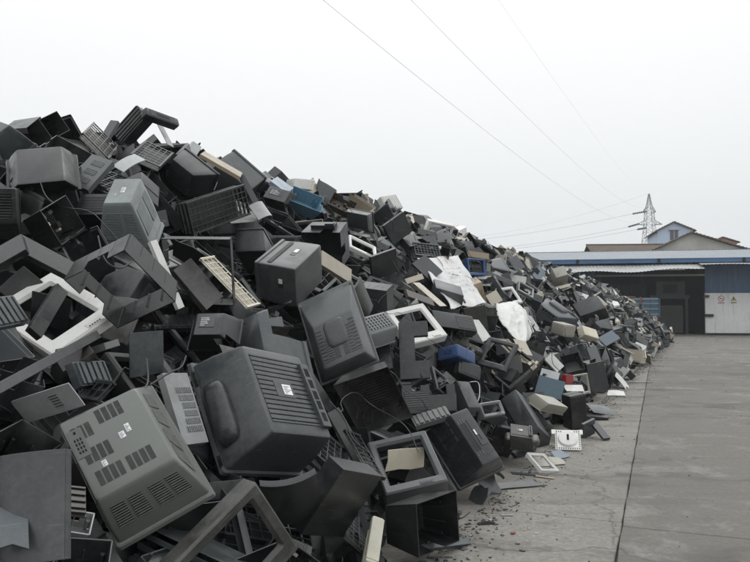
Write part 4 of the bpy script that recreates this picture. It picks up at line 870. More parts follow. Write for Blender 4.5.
    ('plastic_scrap', 'panel', 'white2', (2.977, 10.96, 0.435), (0.8356, -0.5475, 0.0237, -0.0374), (0.271, 0.191, 0.02), (1.0, 1.0, 0.0, 0.0), {}, 'off white flat piece lying just below the small red box', 'plastic scrap', 'off white piece under the red box'),
    ('plastic_scrap', 'panel', 'white', (2.669, 10.1, 0.365), (0.8204, -0.4969, -0.2762, 0.0604), (0.203, 0.121, 0.01), (1.0, 1.0, 0.0, 0.0), {}, 'bright white folded piece at the right end of the grey beige cover', 'plastic scrap', 'bright white folded piece'),
    ('monitor_back_cover', 'shell', 'slate', (1.668, 8.165, 0.337), (0.2517, -0.2839, 0.1923, 0.905), (0.323, 0.575, 0.244), (0.63, 0.863, -0.087, 0.054), {'mir': 1}, 'dark grey monitor back lying above the brown vented cover near the pavement', 'monitor cover', 'dark grey back near the pavement'),
    ('monitor_back_cover', 'shell', 'brown2', (1.518, 7.58, 0.228), (0.0226, 0.094, 0.5634, 0.8205), (0.262, 0.318, 0.184), (0.82, 0.766, 0.037, -0.078), {'vents': 'ribs', 'mir': 1}, 'brown grey monitor back with slatted vent near the white dial panel', 'monitor cover', 'brown slatted monitor back'),
    ('dial_panel', 'dial', 'white', (2.213, 8.429, 0.114), (0.8965, -0.4281, 0.0416, -0.1062), (0.283, 0.292, 0.05), (1.0, 1.0, 0.0, 0.0), {}, 'square white panel with round dial and black slot leaning at the heap foot', 'dial panel', 'white dial panel'),
    ('frame_piece', 'bezel', 'white', (1.673, 7.306, 0.105), (0.8241, -0.4886, -0.0797, 0.2754), (0.245, 0.264, 0.05), (1.0, 1.0, 0.0, 0.0), {'bw': 0.08}, 'white angular frame lying on the concrete left of the dial panel', 'frame', 'white angular frame'),
    ('plastic_board', 'panel', 'slate', (2.791, 9.114, 0.12), (0.8644, -0.4786, -0.1023, 0.1155), (0.094, 0.324, 0.03), (1.0, 1.0, 0.0, 0.0), {}, 'dark board leaning out onto the concrete right of the dial panel', 'board', 'dark leaning board'),
    ('plastic_board', 'panel', 'slate', (2.678, 9.175, 0.114), (0.9452, 0.1606, -0.0969, 0.2673), (0.206, 0.207, 0.03), (1.0, 1.0, 0.0, 0.0), {}, 'short grey board propping up the dark leaning one', 'board', 'short grey prop board'),
    ('plastic_box', 'box', 'black', (2.664, 9.577, 0.266), (0.9803, 0.0574, -0.0536, 0.1813), (0.252, 0.461, 0.2), (1.0, 1.0, 0.0, 0.0), {'plain': 1}, 'tall black carton standing behind the dial panel', 'box', 'tall black box'),
    ('plastic_sheet', 'panel', 'charcoal', (3.923, 12.894, 0.421), (0.9882, -0.014, -0.0882, 0.1241), (0.353, 0.51, 0.04), (1.0, 1.0, 0.0, 0.0), {}, 'dark upright sheet right of the thin beige frame', 'plastic panel', 'dark upright sheet by the frame'),
    ('television_back_cover', 'shell', 'slate', (0.76, 6.305, 0.397), (0.2022, 0.2015, -0.2863, -0.9146), (0.519, 0.586, 0.332), (0.342, 0.843, 0.046, -0.021), {'vents': 'curved', 'mir': 1}, 'dark rounded television back with vented rear leaning over the pavement', 'television cover', 'dark rounded back over pavement'),
    ('screen_frame', 'bezel', 'grey', (0.219, 5.138, 0.552), (0.8781, -0.4602, -0.1225, 0.0469), (0.44, 0.502, 0.12), (1.0, 1.0, 0.0, 0.0), {'bw': 0.11}, 'grey television front frame with a torn cream board showing through it', 'screen frame', 'grey frame with cream board'),
    ('fibre_board', 'panel', 'cream', (0.217, 5.26, 0.537), (0.9502, 0.0872, 0.0378, 0.2969), (0.333, 0.155, 0.02), (1.0, 1.0, 0.0, 0.0), {'torn': 0.06}, 'torn cream board inside the grey television front frame', 'board', 'torn cream board'),
    ('television_cabinet', 'tray', 'black', (0.394, 4.589, 0.277), (0.9273, -0.003, -0.0295, 0.3731), (0.382, 0.325, 0.294), (0.898, 0.731, 0.002, -0.02), {}, 'open black cabinet standing on the concrete with its hollow side out', 'television cabinet', 'open black cabinet'),
    ('plastic_slab', 'box', 'cream2', (0.004, 4.112, 0.331), (0.8082, -0.5606, 0.1394, 0.1144), (0.076, 0.401, 0.1), (1.0, 1.0, 0.0, 0.0), {'plain': 1}, 'upright cream plastic slab beside the open black cabinet', 'plastic slab', 'upright cream slab'),
    ('television_cover', 'panel', 'charcoal', (-0.177, 4.113, 0.516), (0.8542, 0.1532, 0.2396, 0.4353), (0.412, 0.42, 0.12), (1.0, 1.0, 0.0, 0.0), {}, 'smooth dark cover tipped on its corner below the ribbed slate television back', 'television cover', 'smooth dark tipped cover'),
    ('plastic_piece', 'panel', 'charcoal2', (-0.439, 3.867, 0.606), (0.9167, 0.3799, -0.0497, 0.1133), (0.287, 0.378, 0.03), (1.0, 1.0, 0.0, 0.0), {'bent': 0.03}, 'dark curved side piece between the large ribbed television back and the tipped cover', 'plastic piece', 'dark curved side piece'),
    ('plastic_grille', 'lattice', 'black', (-0.07, 4.792, 0.671), (0.7674, -0.5535, 0.017, 0.3233), (0.116, 0.478, 0.04), (1.0, 1.0, 0.0, 0.0), {}, 'strip of black grille between the tipped cover and the grey frame', 'grille', 'strip of black grille'),
    ('screen_frame', 'bezel', 'brown2', (-0.611, 3.117, 0.513), (0.8898, 0.1059, -0.2803, 0.3443), (0.6, 0.414, 0.1), (1.0, 1.0, 0.0, 0.0), {'bw': 0.13}, 'large brownish grey screen frame standing on its corner at the lower left middle', 'screen frame', 'large brownish screen frame'),
    ('plastic_cover', 'panel', 'ltgrey2', (-1.47, 3.29, 1.18), (0.9438, 0.2603, -0.1782, -0.0985), (0.325, 0.131, 0.02), (1.0, 1.0, 0.0, 0.0), {'feat': 'vent1'}, 'pale grey cover with one small slatted vent above the wide olive television back', 'plastic cover', 'pale cover with small vent'),
    ('television_casing', 'tray', 'black', (-1.42, 2.947, 1.061), (0.6165, -0.3089, -0.3749, 0.6197), (0.44, 0.203, 0.2), (0.9, 0.9, 0.0, 0.0), {}, 'black hollow casing at the photo edge left of the wide olive television back', 'television casing', 'black hollow casing'),
    ('plastic_sheet', 'panel', 'slate2', (-1.312, 2.677, 0.867), (0.9726, -0.1414, -0.0938, -0.1591), (0.451, 0.38, 0.03), (1.0, 1.0, 0.0, 0.0), {'bent': 0.1}, 'large curved grey sheet filling the lower corner of the heap', 'plastic sheet', 'large curved grey sheet'),
    ('plastic_plate', 'panel', 'bluegrey2', (-1.298, 2.565, 0.898), (0.8362, -0.4859, -0.1285, 0.2195), (0.159, 0.34, 0.025), (1.0, 1.0, 0.0, 0.0), {'torn': 0.05}, 'smaller blue grey plate lying over the large curved sheet at the photo edge', 'plastic plate', 'smaller blue grey plate'),
    ('plastic_tray', 'tray', 'ltgrey', (-1.159, 2.838, 0.79), (0.8266, -0.5223, 0.023, 0.2082), (0.142, 0.12, 0.08), (0.9, 0.9, 0.0, 0.0), {}, 'small pale plastic tray in front of the large curved grey sheet', 'plastic tray', 'small pale tray'),
    ('louvred_plate', 'panel', 'brownblk', (-1.175, 2.902, 0.849), (0.8199, -0.4952, -0.0319, 0.2857), (0.072, 0.162, 0.02), (1.0, 1.0, 0.0, 0.0), {'feat': 'ribs'}, 'small dark louvred plate standing in the small pale tray', 'louvred plate', 'small dark louvred plate'),
    ('plastic_sheet', 'panel', 'ltgrey2', (-0.993, 3.85, 1.088), (0.8226, -0.211, -0.0867, 0.5209), (0.191, 0.395, 0.04), (1.0, 1.0, 0.0, 0.0), {'feat': 'ventw'}, 'pale grey panel with curved fields of vents left of the slate television back', 'plastic panel', 'pale panel with curved vents'),
    ('television_back_cover', 'tray', 'olive2', (-0.011, 5.495, 0.914), (0.9453, 0.2625, -0.1885, -0.0441), (0.438, 0.51, 0.16), (0.8, 0.8, 0.0, 0.0), {'feat': 'slots'}, 'grey open television back with slotted floor below the fan vented cover', 'television cover', 'open back with slotted floor'),
    ('plastic_strip', 'panel', 'grey2', (0.466, 6.156, 0.712), (0.8403, -0.5195, -0.1544, -0.01), (0.315, 0.144, 0.04), (1.0, 1.0, 0.0, 0.0), {'feat': 'ribs'}, 'grey ribbed strip beneath the black vented box', 'plastic strip', 'grey ribbed strip'),
    ('monitor_back_cover', 'shell', 'grey', (0.875, 7.26, 0.652), (0.3658, 0.0629, -0.3005, -0.8786), (0.3, 0.394, 0.197), (0.611, 0.737, 0.114, 0.013), {'mir': 1}, 'grey two faced monitor back right of the black vented box', 'monitor cover', 'grey two faced back'),
    ('plastic_bracket', 'bezel', 'ltgrey', (1.204, 7.479, 0.599), (0.928, -0.2253, -0.0906, 0.2825), (0.294, 0.155, 0.08), (1.0, 1.0, 0.0, 0.0), {'bw': 0.16}, 'pale grey bracket right of the two faced monitor back', 'bracket', 'pale grey bracket'),
    ('plastic_cover', 'panel', 'grey3', (3.64, 18.747, 2.804), (0.8905, -0.1723, -0.2283, 0.3538), (0.488, 0.391, 0.1), (1.0, 1.0, 0.0, 0.0), {'feat': 'ribs'}, 'grey ridged cover on the skyline right of the blue frame', 'plastic cover', 'grey ridged cover'),
    ('slatted_crate', 'lattice', 'grey3', (0.863, 11.998, 2.594), (0.9383, -0.2969, -0.0191, 0.1762), (0.447, 0.248, 0.25), (1.0, 1.0, 0.0, 0.0), {}, 'grey slatted crate standing behind the big white sack', 'crate', 'grey slatted crate'),
    ('frame_piece', 'bezel', 'blue', (1.962, 13.952, 2.424), (0.9391, -0.0565, -0.0194, 0.3385), (0.494, 0.335, 0.12), (1.0, 1.0, 0.0, 0.0), {'bw': 0.12}, 'blue frame standing on the heap right of the big white sack', 'frame', 'blue frame'),
    ('fibre_board', 'panel', 'tan', (2.179, 15.338, 2.759), (0.9741, -0.0275, 0.0381, 0.2213), (0.541, 0.123, 0.03), (1.0, 1.0, 0.0, 0.0), {}, 'tan board lying above the blue frame', 'board', 'tan board'),
    ('screen_frame', 'tray', 'black', (-1.277, 5.252, 1.87), (0.9842, 0.1766, 0.0046, -0.0092), (0.493, 0.499, 0.1), (0.97, 0.97, 0.0, 0.0), {'nofloor': 1}, 'black square frame hanging open in front of the cream gridded strip', 'screen frame', 'black square frame'),
    ('plastic_sheet', 'panel', 'brown2', (-1.251, 5.168, 1.788), (0.8433, -0.0757, -0.333, 0.4151), (0.195, 0.359, 0.05), (1.0, 1.0, 0.0, 0.0), {}, 'brown grey panel lying inside the black square frame', 'plastic panel', 'brown grey panel in the frame'),
    ('gridded_strip', 'lattice', 'cream', (-1.094, 5.511, 1.819), (0.794, -0.2862, -0.2748, 0.4607), (0.149, 0.52, 0.04), (1.0, 1.0, 0.0, 0.0), {}, 'cream gridded strip running down past the black square frame', 'gridded strip', 'cream gridded strip'),
    ('television_back_cover', 'shell', 'dark', (-1.104, 6.873, 2.225), (0.2094, -0.0882, -0.3908, 0.892), (0.324, 0.401, 0.257), (1.036, 0.745, -0.105, -0.008), {'mir': 1}, 'dark smooth television back behind the grey monitor with blue sticker', 'television cover', 'dark smooth back'),
    ('plastic_scrap', 'panel', 'ltgrey2', (-1.205, 7.641, 2.621), (0.7978, -0.2237, -0.2175, 0.5159), (0.272, 0.189, 0.02), (1.0, 1.0, 0.0, 0.0), {'bent': 0.08}, 'pale lens shaped scrap below the small grey monitor back', 'plastic scrap', 'pale lens shaped scrap'),
    ('television_back_cover', 'shell', 'black', (-2.51, 5.48, 2.621), (0.1243, 0.1391, -0.3754, -0.9079), (0.514, 0.486, 0.183), (0.602, 0.957, -0.005, -0.144), {'mir': 1}, 'big dark smooth television back high on the left slope', 'television cover', 'big dark smooth back on the left'),
    ('plastic_casing', 'tray', 'grey', (-3.511, 7.52, 3.438), (0.7243, 0.2174, -0.2411, 0.6083), (0.286, 0.245, 0.3), (0.8, 0.8, 0.0, 0.0), {}, 'grey open casing standing on the crest near the photo edge', 'plastic casing', 'grey open casing on the crest'),
    ('television_casing', 'tray', 'black', (-2.532, 5.956, 2.908), (0.6253, -0.192, -0.4909, 0.5754), (0.537, 0.33, 0.2), (0.9, 0.9, 0.0, 0.0), {'feat': 'ribs'}, 'black ribbed casing under the left part of the crest', 'television casing', 'black ribbed casing on the crest'),
    ('plastic_casing', 'tray', 'black', (-3.34, 7.536, 3.529), (0.7629, 0.0111, -0.3198, 0.5617), (0.336, 0.23, 0.25), (0.75, 0.75, 0.0, 0.0), {}, 'black hollow casing poking above the crest behind the black ribbed one', 'plastic casing', 'black casing poking above the crest'),
    ('perforated_strip', 'lattice', 'brown2', (-2.627, 6.935, 3.23), (0.6697, -0.0569, -0.4044, 0.6203), (0.404, 0.298, 0.06), (1.0, 1.0, 0.0, 0.0), {}, 'brown perforated strip between two dark casings on the crest', 'perforated strip', 'brown perforated strip'),
    ('monitor_back_cover', 'shell', 'greygreen2', (-3.548, 7.072, 3.15), (0.3456, 0.8124, 0.084, 0.462), (0.363, 0.39, 0.294), (0.532, 0.744, -0.02, -0.009), {}, 'grey green monitor back at the left end of the skyline', 'monitor cover', 'grey green back at the left end'),
    ('plastic_sheet', 'panel', 'ltgrey', (-2.207, 6.5, 2.92), (0.8363, -0.3698, -0.3881, 0.1148), (0.235, 0.178, 0.02), (1.0, 1.0, 0.0, 0.0), {'bent': 0.015}, 'shiny pale curled sheet right of the panel with vent patches', 'plastic sheet', 'shiny curled sheet'),
    ('television_casing', 'tray', 'black', (-2.04, 4.76, 2.194), (0.7065, -0.006, -0.2827, 0.6487), (0.404, 0.25, 0.15), (0.9, 0.9, 0.0, 0.0), {'feat': 'innards'}, 'black casing with a few bright metal fittings left of the pale monitor back', 'television casing', 'black casing with metal fittings'),
    ('television_casing', 'shell', 'charcoal2', (-1.85, 4.64, 2.009), (0.8973, -0.3357, -0.2752, 0.0806), (0.259, 0.285, 0.2), (0.8, 0.8, 0.0, 0.0), {}, 'dusty open casing with moulded floor below the pale monitor back', 'television casing', 'dusty open casing'),
    ('plastic_sheet', 'panel', 'bluegrey2', (-1.275, 4.095, 1.357), (0.8279, 0.001, -0.0142, 0.5607), (0.284, 0.243, 0.014), (1.0, 1.0, 0.0, 0.0), {}, 'dark blue grey moulded sheet hanging under the open black tray', 'plastic sheet', 'dark blue grey sheet'),
    ('plastic_scrap', 'panel', 'brownblk', (-1.5, 3.664, 1.365), (0.8131, -0.4694, -0.344, 0.0111), (0.169, 0.126, 0.03), (1.0, 1.0, 0.0, 0.0), {}, 'dark flat piece under the middle of the long grey strip', 'plastic scrap', 'dark piece under the grey strip'),
    ('ribbed_plate', 'panel', 'bluegrey2', (-1.407, 3.653, 1.287), (0.7457, -0.1857, -0.1286, 0.6268), (0.277, 0.127, 0.04), (1.0, 1.0, 0.0, 0.0), {'feat': 'ribs'}, 'dark blue grey ribbed plate behind the pale cover with small vent', 'ribbed plate', 'blue grey ribbed plate'),
    ('television_back_cover', 'shell', 'black', (-2.316, 4.477, 2.175), (0.0972, 0.0167, -0.0888, 0.9911), (0.302, 0.348, 0.227), (0.721, 0.605, -0.189, 0.078), {'vents': 'ribs2', 'mir': 1}, 'black television back at the photo edge under the big dark smooth one', 'television cover', 'black back at the photo edge'),
    ('plastic_grille', 'lattice', 'dark', (-1.387, 3.582, 1.215), (0.8594, -0.3743, 0.1442, -0.3171), (0.247, 0.099, 0.03), (1.0, 1.0, 0.0, 0.0), {}, 'dark grille peeping out over the wide olive television back', 'grille', 'dark grille over the olive back'),
    ('plastic_casing', 'tray', 'charcoal', (-1.062, 2.684, 0.701), (0.8184, -0.5465, -0.0195, 0.1766), (0.193, 0.21, 0.12), (0.85, 0.85, 0.0, 0.0), {}, 'dark cracked casing under the small pale tray', 'plastic casing', 'dark cracked casing'),
    ('plastic_scrap', 'panel', 'white2', (1.377, 9.508, 1.341), (0.8149, -0.2197, -0.2154, 0.4912), (0.338, 0.299, 0.02), (1.0, 1.0, 0.0, 0.0), {'torn': 0.1}, 'torn pale strip lying under the smaller white sack', 'plastic scrap', 'torn pale strip'),
    ('plastic_piece', 'panel', 'beige', (2.047, 12.514, 1.806), (0.9132, -0.1441, -0.2407, 0.2957), (0.298, 0.214, 0.03), (1.0, 1.0, 0.0, 0.0), {}, 'pale square piece between the big white sack and the rounded white frame', 'plastic piece', 'pale square piece'),
    ('plastic_casing', 'tray', 'charcoal', (3.395, 12.598, 0.698), (0.9197, -0.3641, -0.1008, -0.107), (0.332, 0.383, 0.2), (0.8, 0.8, 0.0, 0.0), {}, 'dark open casing above the thin beige frame', 'plastic casing', 'dark open casing above the frame'),
    ('television_back_cover', 'shell', 'charcoal2', (6.211, 21.105, 1.388), (0.0621, -0.1476, 0.3905, 0.9065), (1.002, 0.665, 0.497), (0.762, 0.852, 0.017, 0.007), {'mir': 1}, 'big dark television back near the far top of the heap', 'television cover', 'big dark back near the far top'),
    ('plastic_piece', 'panel', 'bluegrey', (6.087, 19.006, 0.873), (0.9059, -0.3334, -0.2536, 0.0624), (0.48, 0.316, 0.04), (1.0, 1.0, 0.0, 0.0), {}, 'light blue plastic piece in the far part of the heap', 'plastic piece', 'light blue plastic piece'),
    ('plastic_cover', 'shell', 'beige2', (6.016, 24.013, 2.58), (0.0255, -0.1328, 0.2734, 0.9524), (0.538, 0.488, 0.447), (0.748, 0.76, -0.058, 0.024), {'mir': 1}, 'cream rounded cover on the far skyline before the shed roof', 'plastic cover', 'cream cover on the far skyline'),
    ('plastic_plate', 'panel', 'black', (-1.609, 3.613, 1.604), (0.7787, -0.4075, 0.2098, 0.4284), (0.073, 0.38, 0.03), (1.0, 1.0, 0.0, 0.0), {}, 'black plate slanting across the hole of the big white screen frame', 'plastic plate', 'black plate across the white frame'),
    ('plastic_piece', 'panel', 'bluegrey2', (-1.736, 3.403, 1.594), (0.7045, -0.1745, -0.2212, 0.6513), (0.316, 0.154, 0.03), (1.0, 1.0, 0.0, 0.0), {'feat': 'ribs'}, 'dark ribbed piece over the corner of the big white screen frame at the photo edge', 'plastic piece', 'dark ribbed piece at the edge'),
]
BUILD = {}
hero_objs = []
for (name, kind, mt, loc, q, dims, tp, opt, label, cat, short) in HEROES:
    F = Frus(*dims, *tp); hr = random.Random(label)
    if kind == 'shell': o = shell(name, F, mt, opt.get('vents'), hr, flare=opt.get('flare'), mir=opt.get('mir', 0), broken=0 if opt.get('vents') in ('wide', 'ribs', 'monitor', 'sticker', 'fan', 'curved') else hr.choice((0, 1, 1, 2)))
    elif kind == 'tray': o = tray(name, F, mt, opt.get('notch', 0), opt.get('feat'), hr, opt.get('nofloor', 0))
    elif kind == 'bezel': o = bezel(name, F, mt, opt.get('bw', .11), opt.get('feat'), hr)
    elif kind == 'panel': o = sheet(name, F, mt, opt.get('bent', 0), opt.get('feat'), hr, torn=opt.get('torn', 0))
    elif kind == 'box': o = box(name, F, mt, opt.get('feat'), hr, opt.get('plain', 0))
    elif kind == 'lattice': o = lattice(name, F, mt, hr)
    elif kind == 'cplate': o = cplate(name, F, mt)
    elif kind == 'dial': o = dial(name, F, mt)
    o.location = loc; o.rotation_mode = 'QUATERNION'; o.rotation_quaternion = q
    tag(o, label, cat); o['_short'] = short; hero_objs.append(o)
# ------------------------------------------------------------------ woven white sacks
def surf_at(px, py, lift):
    """first point of the heap (raised by lift along its slope) on the line of sight through a photo pixel"""
    d = at(px, py, 1) - CAM; t = 1.5
    while t < 60:
        q = CAM + d * t; s = (q.x - P0[0]) * EU[0] + (q.y - P0[1]) * EU[1]; p = (q.x - P0[0]) * EN[0] + (q.y - P0[1]) * EN[1]
        if q.z < heap_h(s, p) + lift * 1.35: return q
        t += .04
    return CAM + d * 20
from mathutils import noise as mnoise
def cloth(name, cor, lifts, bulge, label, short, cat, seed, mt='woven_white', N_=40, crease=.014):
    q = [surf_at(*c, l) for c, l in zip(cor, lifts)]; g = random.Random(seed); ph = [g.uniform(0, 6) for _ in range(12)]
    n = (q[1] - q[0]).cross(q[3] - q[0]).normalized(); n = n if n.dot(CAM - q[0]) > 0 else -n
    cen = sum(q, Vector()) / 4; vs = []; fs = []; uv = []
    for j in range(N_ + 1):
        for i in range(N_ + 1):
            u, v = i / N_, j / N_; P = blin(q, u, v)
            h = bulge * (math.sin(math.pi * u) * math.sin(math.pi * v)) ** .6
            nz = lambda k, z: abs(mnoise.noise(Vector((u * k * 1.3 + ph[0], v * k + ph[1], z))))
            h += crease * (1.2 - 4.5 * min(nz(1.7, ph[2]), .4) - 2.2 * min(nz(3.6, ph[3]), .3) - .7 * nz(8, ph[4]))
            e = .035 * (math.sin(11 * u + ph[3]) * (abs(v - .5) > .45) + math.sin(9 * v + ph[4]) * (abs(u - .5) > .45))
            vs.append(P + n * h + (P - cen) * e - cen); uv.append((u, 1 - v))
    for j in range(N_):
        for i in range(N_): a = j * (N_ + 1) + i; fs.append((a, a + 1, a + N_ + 2, a + N_ + 1))
    k = len(vs)
    vs2 = [p - n * .012 for p in vs]; fs2 = [tuple(k + i for i in f[::-1]) for f in fs]
    ed = [i for i in range(N_)] + [(N_ + 1) * j + N_ for j in range(N_)] + [(N_ + 1) * N_ + i for i in range(N_, 0, -1)] + [(N_ + 1) * j for j in range(N_, 0, -1)]
    mb = MB(); mb.add(vs + vs2, fs + fs2 + [(a, b, k + b, k + a) for a, b in zip(ed, ed[1:] + ed[:1])])
    me = mb.mesh(name, [mt], 60); l = me.uv_layers.new(name='UVMap')
    for lp in me.loops: l.data[lp.index].uv = uv[lp.vertex_index % k]
    o = link(name, me); o.location = cen; tag(o, label, cat); o['_short'] = short; hero_objs.append(o); return o
cloth('woven_sack', [(420, 258), (458, 255), (487, 303), (452, 308)], [.2, .24, .2, .14], .03, 'big white woven sack with rows of faded print spread over the middle of the heap', 'big white woven sack', 'sack', 1)
cloth('woven_sack', [(494, 303), (516, 301), (535, 331), (520, 352)], [.26, .28, .22, .14], .13, 'smaller crumpled white sack without print below the rounded white frame', 'smaller crumpled white sack', 'sack', 2, crease=.03)
hero_objs[-1].data.materials[0] = MATS['sack_white']
def tubes(name, pts, r, mt, label, cat, short, n=8):
    mb = MB(); P = [Vector(p) for p in pts]
    for _ in range(2):
        Q = [P[0]]
        for a, b in zip(P, P[1:]): Q += [a.lerp(b, .25), a.lerp(b, .75)]
        P = Q + [P[-1]]
    rg = []
    for i, p in enumerate(P):
        d = (P[min(i + 1, len(P) - 1)] - P[max(i - 1, 0)]).normalized(); x = d.cross(Vector((.3, .2, .93))).normalized(); y = d.cross(x)
        rg.append([p - P[0] + (x * math.cos(2 * math.pi * k / n) + y * math.sin(2 * math.pi * k / n)) * r for k in range(n)])
    mb.loft(rg, True, True); o = link(name, mb.mesh(name, [mt], 60)); o.location = P[0]; tag(o, label, cat); o['_short'] = short; hero_objs.append(o); return o
for k, (pts, lab) in enumerate(((((98, 236), (104, 262), (120, 270), (131, 262)), 'thin black cable looping below the pale monitor back'), (((150, 385), (170, 372), (182, 368), (186, 356)), 'thin black cable behind the ribbed slate television back'), (((330, 402), (345, 418), (352, 440), (368, 452)), 'thin black cable beside the strip of black grille'), (((470, 382), (479, 381), (480, 394), (478, 401)), 'stiff pale wire bent over the two faced monitor back'), (((447, 495), (452, 512), (460, 520), (470, 512)), 'short black cable trailing from the open black cabinet onto the concrete'))):
    tubes('cable', [surf_at(x, y, .33) for x, y in pts], .005, 'ltgrey' if k == 3 else 'cable_black', lab, 'cable', 'thin cable')
CABG = random.Random(41)
def loose_cable(i):
    s = CABG.uniform(-3.5, 12); p = CABG.uniform(.4, 3.2); pts = []; a = CABG.uniform(0, 6.28)
    for k in range(7):
        x, y = sp_xy(s, p); pts.append(Vector((x, y, heap_h(s, p))) + PN * CABG.uniform(.12, .3)); a += CABG.uniform(-1.1, 1.1); s += .14 * math.cos(a); p = max(.1, p + .14 * math.sin(a))
    return pts
for i in range(26):
    tubes('loose_cable', loose_cable(i), CABG.choice((.0025, .0035, .005)), CABG.choice(('cable_black', 'cable_black', 'cable_black', 'slate')), '', 'cable', '')
CABLES = [o for o in hero_objs if o.name.startswith('loose_cable')]
hero_objs[:] = [o for o in hero_objs if not o.name.startswith('loose_cable')]
# small pieces lying on the yard beside the heap
def flat(px, py, w, h, t, mt, rz, label, cat, short, name='plastic_scrap', torn=.12, tilt=0.):
    d = at(px, py, 1) - CAM; p = CAM + d * (-CAMZ / d.z); o = sheet(name, Frus(w, h, t), mt, 0, None, random.Random(label), torn=torn)
    o.location = (p.x, p.y, .004 + t); o.rotation_euler = (R(-90 + tilt), 0, R(rz)); o.location.z = .012 + abs(math.sin(R(tilt))) * h / 2
    tag(o, label, cat); o['_short'] = short; hero_objs.append(o)
flat(487, 524, .13, .035, .012, 'dark', 12, 'curved black strip lying alone on the concrete by the open black cabinet', 'plastic strip', 'curved black strip')
flat(507, 516, .09, .02, .008, 'ltgrey', 5, 'short pale strip on the concrete near the curved black strip', 'plastic strip', 'short pale strip')
flat(513, 534, .035, .02, .01, 'red', 30, 'tiny red chip on the bare concrete', 'plastic chip', 'tiny red chip')
flat(489, 494, .2, .2, .01, 'grey', 40, 'bent grey plate standing on the concrete below the rounded back', 'plastic plate', 'bent grey plate', tilt=55)
flat(479, 503, .16, .14, .01, 'grey', -50, 'small grey plate leaning against the bent grey one', 'plastic plate', 'small grey plate', tilt=60)
flat(560, 458, .2, .13, .012, 'bluegrey', 35, 'small blue grey box lid on the concrete under the dial panel', 'plastic lid', 'small blue grey lid', tilt=25)
flat(548, 464, .3, .2, .02, 'beigegrey', 8, 'beige slatted board lying under the white angular frame', 'board', 'beige slatted board', tilt=12)
flat(531, 475, .34, .07, .01, 'bluegrey2', -20, 'dark strip lying flat on the concrete under the white angular frame', 'plastic strip', 'dark flat strip')
flat(545, 478, .2, .04, .012, 'tan', -35, 'small tan splinter on the concrete by the white angular frame', 'splinter', 'small tan splinter')
flat(513, 488, .55, .10, .015, 'charcoal', 20, 'long dark strip lying at the heap foot with a rusty end', 'plastic strip', 'long dark strip', tilt=20)
flat(640, 383, .5, .05, .012, 'dark', 3, 'dark strip sticking out far along the concrete', 'plastic strip', 'dark far strip')
flat(616, 396, .3, .16, .02, 'white', -20, 'white scrap far along the heap foot', 'plastic scrap', 'white far scrap', tilt=30)
flat(622, 388, .4, .35, .03, 'white2', 60, 'white curved trim at the heap foot beyond the dark upright sheet', 'plastic trim', 'white curved trim', tilt=50)
flat(626, 363, .6, .25, .03, 'bluegrey', 10, 'light blue piece lying at the far heap foot', 'plastic scrap', 'light blue piece at the foot', tilt=40)
# ================================================================== THE REST OF THE HEAP
bpy.context.view_layer.update()
GW, GH = 500, 375; SX = 750 / GW
from mathutils.bvhtree import BVHTree
MCACHE = {}
def mdata(me):
    r = MCACHE.get(me.name)
    if r is None:
        v = np.empty(len(me.vertices) * 3, 'f'); me.vertices.foreach_get('co', v)
        r = MCACHE[me.name] = (v.reshape(-1, 3), [tuple(p.vertices) for p in me.polygons])
    return r
def cast(roots):
    V, P, own = [], [], []; n0 = 0; objs = [o.name for o in roots]
    for k, o in enumerate(roots):
        M = np.array(o.matrix_basis); v, f = mdata(o.data)
        V += (v @ M[:3, :3].T + M[:3, 3]).tolist(); P += [tuple([i + n0 for i in t]) for t in f] if n0 else f; own += [k] * len(f); n0 = len(V)
    T = BVHTree.FromPolygons(V, P); ids = np.full((GH, GW), -1, int); dep = np.full((GH, GW), 1e9)
    for j in range(60, GH):
        for i in range(GW):
            d = (FW + RT * (((i + .5) * SX - 375) / FPX) + UP * ((281 - (j + .5) * SX) / FPX)).normalized()
            loc, nrm, fi, ds = T.ray_cast(CAM, d, 80)
            if loc is not None: ids[j, i] = own[fi]; dep[j, i] = (loc - CAM).dot(FW)
    return ids, dep, objs
CORE = bpy.data.objects['scrap_heap']; drop_later = []
ids0, dep0, on0 = cast([CORE] + hero_objs)
heroset = {o.name for o in hero_objs}
isH = np.array([n in heroset for n in on0] + [False])
heromask = isH[ids0]
hdep = np.where(heromask, dep0, 1e9)
